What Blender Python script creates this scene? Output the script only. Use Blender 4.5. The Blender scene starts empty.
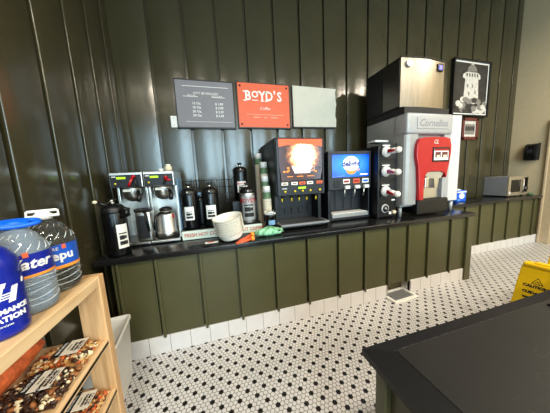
import bpy, bmesh, math, random
from mathutils import Vector, Matrix
random.seed(7)
S = bpy.context.scene
COL = S.collection
PI = math.pi

# ------------------------------------------------------------------ materials
def lin(c):
    return tuple((x/255/12.92 if x/255 <= .04045 else ((x/255+.055)/1.055)**2.4) for x in c) + (1,)

def N(nt, typ, **kw):
    n = nt.nodes.new(typ)
    for k, v in kw.items():
        if k.startswith('i_'):
            n.inputs[k[2:].replace('_', ' ')].default_value = v
        else:
            setattr(n, k, v)
    return n

def newmat(name):
    m = bpy.data.materials.new(name); m.use_nodes = True
    nt = m.node_tree; nt.nodes.clear()
    out = N(nt, 'ShaderNodeOutputMaterial'); p = N(nt, 'ShaderNodeBsdfPrincipled')
    nt.links.new(p.outputs[0], out.inputs[0])
    return m, nt, p, out

def math_(nt, op, a, b=None, c=None):
    n = nt.nodes.new('ShaderNodeMath'); n.operation = op
    for i, v in enumerate((a, b, c)):
        if v is None: continue
        if isinstance(v, (int, float)): n.inputs[i].default_value = v
        else: nt.links.new(v, n.inputs[i])
    return n.outputs[0]

def mat(name, rgb, rough=.5, metal=0., var=.06, scale=18., bump=0., bscale=60., spec=.5, emit=None, estr=0., trans=0., ior=1.45, coat=0., stretch=None, alpha=1.):
    """a plain colour with slight procedural mottling and, if asked, a bump"""
    m, nt, p, out = newmat(name)
    tc = N(nt, 'ShaderNodeTexCoord')
    mp = N(nt, 'ShaderNodeMapping'); nt.links.new(tc.outputs['Object'], mp.inputs[0])
    if stretch: mp.inputs['Scale'].default_value = stretch
    no = N(nt, 'ShaderNodeTexNoise', i_Scale=scale, i_Detail=3.); nt.links.new(mp.outputs[0], no.inputs['Vector'])
    ramp = N(nt, 'ShaderNodeValToRGB')
    c = lin(rgb)
    ramp.color_ramp.elements[0].position = .3; ramp.color_ramp.elements[1].position = .7
    ramp.color_ramp.elements[0].color = tuple(x*(1-var) for x in c[:3])+(1,)
    ramp.color_ramp.elements[1].color = tuple(min(1, x*(1+var)) for x in c[:3])+(1,)
    nt.links.new(no.outputs['Fac'], ramp.inputs[0]); nt.links.new(ramp.outputs[0], p.inputs['Base Color'])
    p.inputs['Roughness'].default_value = rough; p.inputs['Metallic'].default_value = metal
    p.inputs['Specular IOR Level'].default_value = spec; p.inputs['IOR'].default_value = ior
    p.inputs['Transmission Weight'].default_value = trans; p.inputs['Coat Weight'].default_value = coat
    p.inputs['Alpha'].default_value = alpha
    if emit:
        p.inputs['Emission Color'].default_value = lin(emit); p.inputs['Emission Strength'].default_value = estr
    if bump:
        nb = N(nt, 'ShaderNodeTexNoise', i_Scale=bscale, i_Detail=2.); nt.links.new(mp.outputs[0], nb.inputs['Vector'])
        b = N(nt, 'ShaderNodeBump', i_Strength=bump, i_Distance=.01); nt.links.new(nb.outputs['Fac'], b.inputs['Height'])
        nt.links.new(b.outputs[0], p.inputs['Normal'])
    return m

M = {}
def A(key, *a, **k): M[key] = mat(key, *a, **k)
A('wall_green', (60, 56, 38), .2, var=.08, scale=3, bump=.22, bscale=7, spec=.9)
A('base_green', (76, 74, 48), .34, var=.06, scale=5, bump=.08, bscale=14, spec=.4)
A('beige_wall', (204, 189, 156), .7, var=.03, bump=.1, bscale=90)
A('trim_beige', (190, 172, 142), .55, var=.05)
A('ceiling', (150, 146, 135), .9)
A('counter_black', (24, 24, 25), .22, var=.3, scale=30, bump=.03, bscale=25, spec=.5)
A('slate_edge', (19, 19, 20), .5, var=.2, scale=50)
A('black', (11, 11, 13), .38, var=.15)
A('black_gloss', (12, 12, 14), .18, var=.1)
A('black_matte', (22, 22, 24), .6, var=.2)
A('charcoal', (36, 39, 46), .42, var=.06)
A('charcoal_dark', (17, 19, 25), .42, var=.1)
A('steel', (214, 211, 204), .3, 1., var=.08, scale=6, stretch=(40, 40, 1), bump=.05, bscale=10)
A('steel_dull', (200, 198, 194), .42, 1., var=.08, scale=6)
A('steel_dark', (92, 90, 88), .34, 1., var=.1, scale=6)
A('chrome', (210, 210, 212), .12, 1., var=.03)
A('silver_plastic', (158, 160, 160), .36, .25, var=.04)
A('header_silver', (166, 167, 170), .36, .2, var=.03)
A('board_blank', (206, 204, 190), .7, var=.03)
A('white_panel', (196, 197, 199), .42, var=.03)
A('white', (236, 236, 232), .45, var=.03)
A('paper', (238, 233, 220), .8, var=.03, scale=40)
A('paper_edge', (196, 184, 162), .85, var=.08, scale=60)
A('cream', (228, 214, 184), .55, var=.04)
A('red', (172, 8, 24), .22, var=.06, coat=.3)
A('red_dark', (150, 14, 22), .35, var=.06)
A('yellow', (236, 196, 14), .42, var=.05)
A('yellow_dot', (230, 200, 40), .4)
A('blue', (10, 98, 226), .38, var=.06)
A('blue_label', (22, 84, 190), .4, var=.1, scale=30)
A('navy', (18, 34, 140), .3, var=.08)
A('orange', (228, 96, 56), .45, var=.05)
A('orange_stripe', (242, 150, 50), .45)
A('green_print', (88, 118, 84), .5, var=.1, scale=60)
A('mint', (150, 214, 170), .75, var=.08, bump=.4, bscale=60)
A('cup_beige', (206, 198, 176), .6, var=.22, scale=120)
A('gray', (130, 132, 136), .5)
A('gray_dark', (70, 72, 76), .5)
A('sign_gray', (128, 126, 132), .55, var=.03)
A('sign_mint', (214, 226, 212), .5)
A('rust_text', (196, 92, 62), .6)
A('black_print', (28, 26, 28), .6)
A('frame_red', (98, 44, 38), .4)
A('photo_dark', (52, 50, 50), .35, var=.35, scale=14)
A('photo_light', (206, 202, 196), .4, var=.2, scale=30)
A('photo_mid', (128, 124, 120), .4, var=.4, scale=50)
A('bin_white', (226, 224, 218), .5, var=.03, bump=.15, bscale=9)
A('lcd', (150, 200, 30), .4, emit=(160, 220, 20), estr=1.2)
A('blue_light', (90, 80, 220), .3, emit=(90, 90, 255), estr=1.5)
A('film_blue', (120, 160, 196), .3, var=.2)
A('bag_orange', (222, 110, 62), .45, var=.35, scale=40, bump=.5, bscale=50)
A('nut_brown', (150, 92, 48), .5, var=.15)
A('nut_tan', (214, 170, 108), .5, var=.15)
A('nut_dark', (58, 36, 26), .45, var=.2)
A('nut_cream', (236, 218, 180), .5, var=.1)
A('nut_red', (206, 92, 44), .5, var=.2)
A('olive_recess', (120, 112, 86), .4, var=.2)
A('warm_lamp', (255, 240, 210), .5, emit=(255, 226, 180), estr=6.)
A('clear', (240, 244, 246), .03, trans=.97, ior=1.33, var=.01, bump=.3, bscale=30, stretch=(1, 1, .3))
A('clear_blue', (206, 226, 246), .03, trans=.74, ior=1.33, var=.02, bump=.3, bscale=30, stretch=(1, 1, .3))
A('highlight_rib', (226, 234, 240), .12, trans=.25, ior=1.3)
A('steel_front', (146, 139, 128), .34, 1., var=.14, scale=3, stretch=(30, 30, 1), bump=.12, bscale=2)
A('steel_warm', (176, 162, 138), .42, .55, var=.05)
A('clear_thin', (240, 244, 246), .1, trans=1., ior=1.12, var=.01)

def wood(name, c1, c2, axis):
    m, nt, p, out = newmat(name)
    tc = N(nt, 'ShaderNodeTexCoord'); mp = N(nt, 'ShaderNodeMapping')
    sc = [14., 14., 14.]; sc[axis] = 1.2
    mp.inputs['Scale'].default_value = sc
    nt.links.new(tc.outputs['Object'], mp.inputs[0])
    no = N(nt, 'ShaderNodeTexNoise', i_Scale=3., i_Detail=5., i_Distortion=.6); nt.links.new(mp.outputs[0], no.inputs['Vector'])
    r = N(nt, 'ShaderNodeValToRGB'); r.color_ramp.elements[0].position = .3; r.color_ramp.elements[1].position = .7
    r.color_ramp.elements[0].color = lin(c1); r.color_ramp.elements[1].color = lin(c2)
    nt.links.new(no.outputs['Fac'], r.inputs[0]); nt.links.new(r.outputs[0], p.inputs['Base Color'])
    p.inputs['Roughness'].default_value = .55
    b = N(nt, 'ShaderNodeBump', i_Strength=.12, i_Distance=.004); nt.links.new(no.outputs['Fac'], b.inputs['Height']); nt.links.new(b.outputs[0], p.inputs['Normal'])
    M[name] = m
wood('wood_y', (212, 174, 126), (234, 204, 160), 1)
wood('wood_z', (186, 142, 94), (222, 184, 136), 2)

def slate():
    m, nt, p, out = newmat('slate')
    tc = N(nt, 'ShaderNodeTexCoord')
    n1 = N(nt, 'ShaderNodeTexNoise', i_Scale=7., i_Detail=6., i_Distortion=.8); nt.links.new(tc.outputs['Object'], n1.inputs['Vector'])
    r = N(nt, 'ShaderNodeValToRGB'); r.color_ramp.elements[0].position = .35; r.color_ramp.elements[1].position = .75
    r.color_ramp.elements[0].color = lin((15, 15, 15)); r.color_ramp.elements[1].color = lin((23, 22, 21))
    nt.links.new(n1.outputs['Fac'], r.inputs[0])
    # fine pale scratches: thin bands of a distorted noise
    n2 = N(nt, 'ShaderNodeTexNoise', i_Scale=4.5, i_Detail=1., i_Distortion=1.6); nt.links.new(tc.outputs['Object'], n2.inputs['Vector'])
    d = math_(nt, 'ABSOLUTE', math_(nt, 'SUBTRACT', n2.outputs['Fac'], .52))
    band = math_(nt, 'LESS_THAN', d, .0016)
    n3 = N(nt, 'ShaderNodeTexNoise', i_Scale=9., i_Detail=0.); nt.links.new(tc.outputs['Object'], n3.inputs['Vector'])
    band = math_(nt, 'MULTIPLY', band, math_(nt, 'GREATER_THAN', n3.outputs['Fac'], .52))
    mx = N(nt, 'ShaderNodeMix', data_type='RGBA'); nt.links.new(math_(nt, 'MULTIPLY', band, .55), mx.inputs[0])
    nt.links.new(r.outputs[0], mx.inputs[6]); mx.inputs[7].default_value = lin((84, 82, 78))
    nt.links.new(mx.outputs[2], p.inputs['Base Color']); p.inputs['Roughness'].default_value = .5
    M['slate'] = m
slate()

def hexfloor():
    """white one-inch hexagon mosaic with single black hexagons, grout between"""
    m, nt, p, out = newmat('hex_mosaic'); w = .0275; R3 = math.sqrt(3)
    tc = N(nt, 'ShaderNodeTexCoord'); sp = N(nt, 'ShaderNodeSeparateXYZ'); nt.links.new(tc.outputs['Object'], sp.inputs[0])
    q = lambda op, a, b=None, c=None: math_(nt, op, a, b, c)
    x = q('DIVIDE', q('ADD', sp.outputs[0], -.203+w*400), w); y = q('DIVIDE', q('ADD', sp.outputs[1], .536+w*R3*400), w)
    n = q('ROUND', x); mm = q('ROUND', q('DIVIDE', y, R3)); ay = q('MULTIPLY', mm, R3)
    bx = q('ADD', q('ROUND', q('SUBTRACT', x, .5)), .5)
    by = q('MULTIPLY', q('ADD', q('ROUND', q('SUBTRACT', q('DIVIDE', y, R3), .5)), .5), R3)
    def hd(cx, cy):
        dx = q('ABSOLUTE', q('SUBTRACT', x, cx)); dy = q('ABSOLUTE', q('SUBTRACT', y, cy))
        return q('MAXIMUM', dx, q('ADD', q('MULTIPLY', dx, .5), q('MULTIPLY', dy, R3/2)))
    da = hd(n, ay); db = hd(bx, by)
    isA = q('LESS_THAN', da, db); d = q('MINIMUM', da, db)
    k = q('MODULO', q('ADD', n, q('MULTIPLY', mm, 2)), 4)
    blk = q('MULTIPLY', isA, q('LESS_THAN', q('ABSOLUTE', k), .5))
    no = N(nt, 'ShaderNodeTexNoise', i_Scale=2.2, i_Detail=3.); nt.links.new(tc.outputs['Object'], no.inputs['Vector'])
    r = N(nt, 'ShaderNodeValToRGB'); r.color_ramp.elements[0].position = .3; r.color_ramp.elements[1].position = .7
    r.color_ramp.elements[0].color = lin((208, 207, 208)); r.color_ramp.elements[1].color = lin((222, 221, 222))
    nt.links.new(no.outputs['Fac'], r.inputs[0])
    m1 = N(nt, 'ShaderNodeMix', data_type='RGBA'); nt.links.new(blk, m1.inputs[0]); nt.links.new(r.outputs[0], m1.inputs[6]); m1.inputs[7].default_value = lin((26, 25, 26))
    mr = N(nt, 'ShaderNodeMapRange'); mr.inputs[1].default_value = .43; mr.inputs[2].default_value = .455
    nt.links.new(q('MULTIPLY', d, q('SUBTRACT', 1., q('MULTIPLY', blk, .09))), mr.inputs[0])
    m2 = N(nt, 'ShaderNodeMix', data_type='RGBA'); nt.links.new(mr.outputs[0], m2.inputs[0]); nt.links.new(m1.outputs[2], m2.inputs[6]); m2.inputs[7].default_value = lin((92, 86, 80))
    nt.links.new(m2.outputs[2], p.inputs['Base Color']); p.inputs['Roughness'].default_value = .32; p.inputs['Specular IOR Level'].default_value = .4
    b = N(nt, 'ShaderNodeBump', i_Strength=.25, i_Distance=.002, invert=True); nt.links.new(mr.outputs[0], b.inputs['Height']); nt.links.new(b.outputs[0], p.inputs['Normal'])
    M['hex'] = m
hexfloor()

def basetile():
    m, nt, p, out = newmat('wall_tile'); tc = N(nt, 'ShaderNodeTexCoord'); sp = N(nt, 'ShaderNodeSeparateXYZ'); nt.links.new(tc.outputs['Object'], sp.inputs[0])
    f = math_(nt, 'FRACT', math_(nt, 'DIVIDE', math_(nt, 'ADD', sp.outputs[0], .604+15.45), .1545))
    e = math_(nt, 'LESS_THAN', math_(nt, 'MINIMUM', f, math_(nt, 'SUBTRACT', 1., f)), .013)
    no = N(nt, 'ShaderNodeTexNoise', i_Scale=9.); nt.links.new(tc.outputs['Object'], no.inputs['Vector'])
    r = N(nt, 'ShaderNodeValToRGB'); r.color_ramp.elements[0].color = lin((208, 206, 206)); r.color_ramp.elements[1].color = lin((224, 222, 222))
    nt.links.new(no.outputs['Fac'], r.inputs[0])
    mx = N(nt, 'ShaderNodeMix', data_type='RGBA'); nt.links.new(e, mx.inputs[0]); nt.links.new(r.outputs[0], mx.inputs[6]); mx.inputs[7].default_value = lin((140, 130, 122))
    nt.links.new(mx.outputs[2], p.inputs['Base Color']); p.inputs['Roughness'].default_value = .25
    M['basetile'] = m
basetile()

def screen(name, stops, centre, radius, strength, noise=0.):
    """a lit picture: a radial burst of colours round a centre given in object space"""
    m, nt, p, out = newmat(name); tc = N(nt, 'ShaderNodeTexCoord')
    mp = N(nt, 'ShaderNodeMapping'); mp.inputs['Location'].default_value = tuple(-c/r for c, r in zip(centre, radius)); mp.inputs['Scale'].default_value = tuple(1/r for r in radius)
    nt.links.new(tc.outputs['Object'], mp.inputs[0])
    ln = N(nt, 'ShaderNodeVectorMath', operation='LENGTH'); nt.links.new(mp.outputs[0], ln.inputs[0])
    v = ln.outputs['Value']
    if noise:
        vo = N(nt, 'ShaderNodeTexNoise', i_Scale=28., i_Detail=4.); nt.links.new(tc.outputs['Object'], vo.inputs['Vector'])
        v = math_(nt, 'ADD', v, math_(nt, 'MULTIPLY', math_(nt, 'SUBTRACT', vo.outputs['Fac'], .5), noise))
    r = N(nt, 'ShaderNodeValToRGB')
    while len(r.color_ramp.elements) < len(stops): r.color_ramp.elements.new(.5)
    for el, (pos, c) in zip(r.color_ramp.elements, stops): el.position = pos; el.color = lin(c)
    nt.links.new(v, r.inputs[0])
    nt.links.new(r.outputs[0], p.inputs['Base Color']); nt.links.new(r.outputs[0], p.inputs['Emission Color'])
    p.inputs['Emission Strength'].default_value = strength; p.inputs['Roughness'].default_value = .2
    M[name] = m
screen('art_coffee', [(.0, (255, 255, 255)), (.45, (255, 250, 244)), (.62, (246, 206, 150)), (.78, (150, 96, 70)), (1., (60, 42, 46))], (.87, .2, 1.575), (.19, 1, .19), .9, .5)
screen('art_blue', [(.0, (90, 170, 255)), (.5, (30, 120, 238)), (1., (10, 74, 205))], (1.48, .28, 1.47), (.3, 1, .16), .75, .3)
A('art_header', (236, 84, 40), .3, emit=(240, 90, 40), estr=.7)
A('art_white', (250, 250, 250), .3, emit=(255, 255, 255), estr=.6)
A('art_orange', (240, 140, 40), .3, emit=(240, 140, 40), estr=.5)
A('art_dark', (50, 40, 46), .3)
A('art_navy', (16, 40, 130), .3, emit=(16, 40, 130), estr=.4)

# ------------------------------------------------------------------ mesh building
class MB:
    def __init__(s): s.marks = []; s.v = []; s.f = []; s.m = []; s.sm = []; s.mats = []
    def mi(s, k):
        if k not in s.mats: s.mats.append(k)
        return s.mats.index(k)
    def add(s, vs, fs, k, smooth=False, T=None):
        o = len(s.v); i = s.mi(k); s.marks.append((o, len(s.f)))
        s.v += [tuple(T @ Vector(v)) if T else tuple(v) for v in vs]
        for f in fs: s.f.append(tuple(o+j for j in f)); s.m.append(i); s.sm.append(smooth)
        return s
    def bm(s, bm, k, smooth=False, T=None):
        bm.verts.index_update()
        s.add([v.co[:] for v in bm.verts], [[v.index for v in f.verts] for f in bm.faces], k, smooth, T); bm.free(); return s
    def box(s, x0, x1, y0, y1, z0, z1, k, b=.0, seg=2, T=None):
        bm = bmesh.new(); bmesh.ops.create_cube(bm, size=1)
        for v in bm.verts: v.co = Vector(((x0+x1)/2+v.co.x*(x1-x0), (y0+y1)/2+v.co.y*(y1-y0), (z0+z1)/2+v.co.z*(z1-z0)))
        if b: bmesh.ops.bevel(bm, geom=bm.edges[:], offset=min(b, .45*min(abs(x1-x0), abs(y1-y0), abs(z1-z0))), segments=seg, affect='EDGES', profile=.5)
        return s.bm(bm, k, bool(b) and seg > 2, T)
    def lathe(s, prof, c, k, seg=28, T=None, smooth=True, cap=True):
        """profile of (radius, height) turned about the vertical through c"""
        vs = []; fs = []
        for r, z in prof:
            for i in range(seg):
                a = 2*PI*i/seg; vs.append((c[0]+r*math.cos(a), c[1]+r*math.sin(a), c[2]+z))
        for j in range(len(prof)-1):
            for i in range(seg):
                n = (i+1) % seg; fs.append((j*seg+i, j*seg+n, (j+1)*seg+n, (j+1)*seg+i))
        if cap:
            fs.append(tuple(range(seg))[::-1]); fs.append(tuple((len(prof)-1)*seg+i for i in range(seg)))
        return s.add(vs, fs, k, smooth, T)
    def rod(s, p0, p1, r, k, r1=None, seg=12, T=None):
        p0, p1 = Vector(p0), Vector(p1); d = p1-p0; Q = d.to_track_quat('Z', 'Y').to_matrix().to_4x4()
        Tm = Matrix.Translation(p0) @ Q
        if T: Tm = T @ Tm
        return s.lathe([(r, 0), (r1 if r1 is not None else r, d.length)], (0, 0, 0), k, seg, Tm)
    def tube(s, pts, r, k, seg=8, T=None, flat=1.):
        pts = [Vector(p) for p in pts]; vs = []; fs = []
        up = Vector((0, 0, 1))
        for i, p in enumerate(pts):
            d = (pts[min(i+1, len(pts)-1)]-pts[max(i-1, 0)]).normalized()
            a = d.cross(up)
            if a.length < 1e-3: a = d.cross(Vector((1, 0, 0)))
            a.normalize(); b = a.cross(d)
            for q in range(seg):
                t = 2*PI*q/seg; vs.append(p+a*r*math.cos(t)+b*r*flat*math.sin(t))
        for i in range(len(pts)-1):
            for q in range(seg):
                n = (q+1) % seg; fs.append((i*seg+q, i*seg+n, (i+1)*seg+n, (i+1)*seg+q))
        fs.append(tuple(range(seg))[::-1]); fs.append(tuple((len(pts)-1)*seg+q for q in range(seg)))
        return s.add(vs, fs, k, True, T)
    def prism(s, poly, d0, d1, k, axis='y', T=None, smooth=False):
        """outline extruded along an axis; outline is in the other two axes, in order"""
        n = len(poly)
        put = {'y': lambda a, b, d: (a, d, b), 'x': lambda a, b, d: (d, a, b), 'z': lambda a, b, d: (a, b, d)}[axis]
        vs = [put(a, b, d0) for a, b in poly]+[put(a, b, d1) for a, b in poly]
        fs = [tuple(range(n)), tuple(range(2*n-1, n-1, -1))]+[(i, i+n, (i+1) % n+n, (i+1) % n) for i in range(n)]
        bm = bmesh.new(); bv = [bm.verts.new(v) for v in vs]
        for f in fs: bm.faces.new([bv[i] for i in f])
        bmesh.ops.recalc_face_normals(bm, faces=bm.faces)
        return s.bm(bm, k, smooth, T)
    def loft(s, rings, k, smooth=True, T=None, cap=True):
        n = len(rings[0]); vs = [v for r in rings for v in r]; fs = []
        for j in range(len(rings)-1):
            for i in range(n):
                q = (i+1) % n; fs.append((j*n+i, j*n+q, (j+1)*n+q, (j+1)*n+i))
        if cap: fs.append(tuple(range(n))[::-1]); fs.append(tuple((len(rings)-1)*n+i for i in range(n)))
        return s.add(vs, fs, k, smooth, T)
    def ball(s, c, r, k, T=None, sub=2):
        bm = bmesh.new(); bmesh.ops.create_icosphere(bm, subdivisions=sub, radius=1)
        r = r if isinstance(r, tuple) else (r, r, r)
        for v in bm.verts: v.co = Vector((c[0]+v.co.x*r[0], c[1]+v.co.y*r[1], c[2]+v.co.z*r[2]))
        return s.bm(bm, k, True, T)
    def text(s, txt, size, k, T, align='CENTER', ext=.0006, bold=0., wrap=None, xs=1., shear=0.):
        cu = bpy.data.curves.new('t', 'FONT'); cu.body = txt; cu.size = size; cu.align_x = align; cu.align_y = 'CENTER'
        cu.extrude = ext; cu.offset = bold; cu.resolution_u = 2; cu.shear = shear
        o = bpy.data.objects.new('t', cu); COL.objects.link(o)
        dg = bpy.context.evaluated_depsgraph_get(); me = bpy.data.meshes.new_from_object(o.evaluated_get(dg))
        vs = [(v.co.x*xs, v.co.y, v.co.z) for v in me.vertices]
        if wrap: vs = [wrap(*v) for v in vs]
        s.add(vs, [tuple(p.vertices) for p in me.polygons], k, False, T)
        bpy.data.objects.remove(o); bpy.data.curves.remove(cu); bpy.data.meshes.remove(me)
        return s
    def build_each(s, name, parent):
        """one object per added piece"""
        for (v0, f0), (v1, f1) in zip(s.marks, s.marks[1:]+[(len(s.v), len(s.f))]):
            q = MB(); q.v = s.v[v0:v1]; q.f = [tuple(j-v0 for j in f) for f in s.f[f0:f1]]; q.sm = s.sm[f0:f1]
            q.mats = [s.mats[s.m[f0]]]; q.m = [0]*(f1-f0); q.build(name, parent)
    def build(s, name, parent=None, label=None, cat=None, group=None, kind=None, loc=None):
        me = bpy.data.meshes.new(name)
        me.from_pydata(s.v, [], s.f)
        for k in s.mats: me.materials.append(M[k])
        me.polygons.foreach_set('material_index', s.m); me.polygons.foreach_set('use_smooth', s.sm)
        me.update()
        o = bpy.data.objects.new(name, me); COL.objects.link(o)
        if parent: o.parent = parent; o.matrix_parent_inverse = Matrix.Translation(parent.location).inverted()
        tag(o, label, cat, group, kind)
        return o

def tag(o, label=None, cat=None, group=None, kind=None):
    if label: o['label'] = label
    if cat: o['category'] = cat
    if group: o['group'] = group
    if kind: o['kind'] = kind
    return o
def thing(name, loc, label, cat, group=None):
    o = bpy.data.objects.new(name, None); o.location = loc; o.empty_display_size = .05; COL.objects.link(o)
    return tag(o, label, cat, group)
def copy_tree(o, parent=None):
    c = o.copy(); COL.objects.link(c)
    if parent: c.parent = parent
    for ch in list(o.children): copy_tree(ch, c)
    return c
def struct(mb, name): return mb.build(name, kind='structure')
FRONT = lambda x, y, z: Matrix(((1, 0, 0, x), (0, 0, -1, y), (0, 1, 0, z), (0, 0, 0, 1)))      # text facing -Y
LEFTF = lambda x, y, z: Matrix(((0, 0, -1, x), (-1, 0, 0, y), (0, 1, 0, z), (0, 0, 0, 1)))     # text facing -X
def ellipse(cx, cz, rx, rz, n=24): return [(cx+rx*math.cos(2*PI*i/n), cz+rz*math.sin(2*PI*i/n)) for i in range(n)]
WIN, LAMP, EXPO = 180., 60., 0.
# ------------------------------------------------------------------ the room
XL, XR, YB, YF, ZC = -.90, 5.47, .97, -6.2, 4.6
struct(MB().box(XL-.12, XR+.12, YF-.12, YB+.12, -.08, 0, 'hex'), 'floor')
struct(MB().box(XL-.12, XR+.12, YF-.12, YB+.12, ZC, ZC+.1, 'ceiling'), 'ceiling')
# board panelling with narrow open joints
w = MB().box(XL-.12, XR+.12, YB+.01, YB+.12, 0, ZC, 'wall_green')
js = [XL-.02]+[-.542+.3445*i for i in range(0, 18)]+[XR]
for a, b in zip(js, js[1:]): w.box(a+.014, b-.014, YB-.025, YB+.012, 0, ZC, 'wall_green', .005, 3)
struct(w, 'wall_back')
w = MB().box(XL-.12, XL-.04, YF, YB, 0, ZC, 'wall_green')
js = [YB]+[.80-.3135*i for i in range(22)]+[YF]
for a, b in zip(js, js[1:]): w.box(XL-.045, XL, b+.017, a-.017, 0, ZC, 'wall_green', .006, 3)
struct(w, 'wall_left')
struct(MB().box(XR, XR+.12, YF, YB, 0, ZC, 'beige_wall'), 'wall_right')
t = MB().box(XR-.03, XR, .33, .47, 0, 2.1, 'trim_beige', .008); t.box(XR-.045, XR, .44, .47, 0, 2.1, 'trim_beige', .006)
struct(t, 'trim_1')
# the shop front behind the photographer: wall with three tall window openings
w = MB(); xs = [XL-.12, -.84, .95, 1.15, 2.45, 4.3, 5.2, XR+.12]
w.box(XL-.12, XR+.12, YF-.12, YF, 3.3, ZC, 'beige_wall'); w.box(XL-.12, XR+.12, YF-.12, YF, 0, .5, 'beige_wall')
for a, b in ((xs[0], xs[1]), (xs[2], xs[3]), (xs[4], xs[5]), (xs[6], xs[7])): w.box(a, b, YF-.12, YF, .5, 3.3, 'beige_wall')
struct(w, 'wall_front')
for i, (a, b) in enumerate(((xs[1], xs[2]), (xs[3], xs[4]), (xs[5], xs[6]))):
    f = MB()
    for u, v in ((a, a+.06), (b-.06, b), ((a+b)/2-.025, (a+b)/2+.025)): f.box(u, v, YF-.09, YF-.03, .5, 3.3, 'black')
    for u, v in ((.5, .56), (3.24, 3.3), (2.3, 2.35)): f.box(a, b, YF-.09, YF-.03, u, v, 'black')
    struct(f, 'window_%d' % (i+1))
bl = MB().box(-.79, 1.712, -.012, .02, 0, .146, 'basetile', .003).box(2.02, 2.87, -.012, .02, 0, .146, 'basetile', .003)
bl.box(1.700, 1.712, -.012, .10, 0, .146, 'basetile').box(2.02, 2.032, -.012, .10, 0, .146, 'basetile')
struct(bl, 'baseboard_left')
struct(MB().box(2.97, XR, .478, .51, 0, .142, 'basetile', .003), 'baseboard_right')

# ------------------------------------------------------------------ counters
def panel_front(mb, xs, y, z0, z1):
    for x in xs: mb.box(x-.004, x+.017, y-.02, y+.03, z0-.012, z1, 'base_green', .004)
c = thing('counter_base', (1.04, .5, 0), 'long olive green panelled counter base under the drink machines, with white tile kick', 'counter')
b = MB().box(-.78, 2.87, .03, .93, .146, .795, 'base_green').box(-.78, 1.70, .02, .93, 0, .146, 'olive_recess').box(2.032, 2.87, .02, .93, 0, .146, 'olive_recess').box(1.70, 2.032, .11, .93, 0, .146, 'olive_recess')
xs_ = [-.745, -.49, -.165, .14, .468, .785, 1.115, 1.418, 1.716, 1.975, 2.262, 2.605]
panel_front(b, xs_, 0, .146, .795)
for a, e in zip([-.79]+xs_, xs_+[2.885]): b.box(a+.01, e-.018, 0, .04, .146, .795, 'base_green', .002)
b.build('panelled_body', c)
MB().box(2.85, 2.945, -.03, .02, 0, .795, 'base_green', .006).build('end_post', c)
MB().box(-.87, 2.965, -.035, .934, .795, .84, 'counter_black', .008, 3).build('countertop', label='glossy black worktop under the coffee and drink machines', cat='countertop')
c = thing('counter_base', (4.2, .7, 0), 'shallower olive green panelled counter base under the microwave at the right wall', 'counter')
b = MB().box(2.97, 5.465, .53, .93, .142, .795, 'base_green').box(2.97, 5.465, .512, .93, 0, .142, 'olive_recess')
xs_ = [3.30, 3.63, 3.965, 4.30, 4.625, 4.985, 5.30]
panel_front(b, xs_, .50, .142, .795)
for a, e in zip([2.96]+xs_, xs_+[5.48]): b.box(a+.01, e-.018, .5, .54, .142, .795, 'base_green', .002)
b.build('panelled_body', c)
MB().box(2.97, 5.468, .45, .934, .797, .84, 'counter_black', .008, 3).build('countertop', label='black worktop under the microwave, running to the beige right wall', cat='countertop')
c = thing('counter_base', (1.8, -2.3, 0), 'dark olive panelled base of the near counter in the right foreground', 'counter')
b = MB().box(.435, 3.4, -3.3, -1.29, 0, .785, 'base_green')
for y in (-1.31, -1.62, -1.94, -2.25): b.box(.415, .438, y-.02, y+.02, 0, .785, 'base_green', .004)
for x in (.46, .8, 1.14, 1.48, 1.82, 2.16, 2.5): b.box(x-.02, x+.02, -1.292, -1.27, 0, .785, 'base_green', .004)
b.build('panelled_body', c)
# near worktop: flat slate top, mitred bevelled edging all round
o = [(.408, -1.238), (3.45, -1.238), (3.45, -3.35), (.408, -3.35)]; i_ = [(.473, -1.303), (3.385, -1.303), (3.385, -3.285), (.473, -3.285)]
ct = thing('countertop', (1.9, -2.3, .785), 'dark slate grey worktop of the near counter at lower right, with a black border', 'countertop')
e = MB(); e.loft([[(x, y, .787) for x, y in o][::-1], [(x, y, .808) for x, y in o][::-1], [(x, y, .838) for x, y in i_][::-1]], 'slate_edge', False, cap=False)
e.build('bevelled_edging', ct)
MB().box(.4745, 3.3835, -3.2835, -1.3045, .787, .8395, 'slate').build('top_surface', ct)

# white floor tray in front of the gap in the tiled kick
v = thing('floor_vent', (1.86, -.02, 0), 'white framed floor vent with grey grille at the gap in the tile kick', 'vent')
f = MB(); T = Matrix.Translation((1.86, -.02, 0)) @ Matrix.Rotation(.06, 4, 'Z')
for a in ((-.165, .165, -.105, -.075), (-.165, .165, .075, .105), (-.165, -.135, -.075, .075), (.135, .165, -.075, .075)): f.box(a[0], a[1], a[2], a[3], .001, .022, 'white', .004, T=T)
f.build('frame', v)
g = MB().box(-.135, .135, -.075, .075, .001, .008, 'gray', T=T)
for k in range(9): g.box(-.13+k*.03, -.122+k*.03, -.075, .075, .008, .016, 'silver_plastic', T=T)
g.build('grille', v, label='grey grille')

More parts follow.
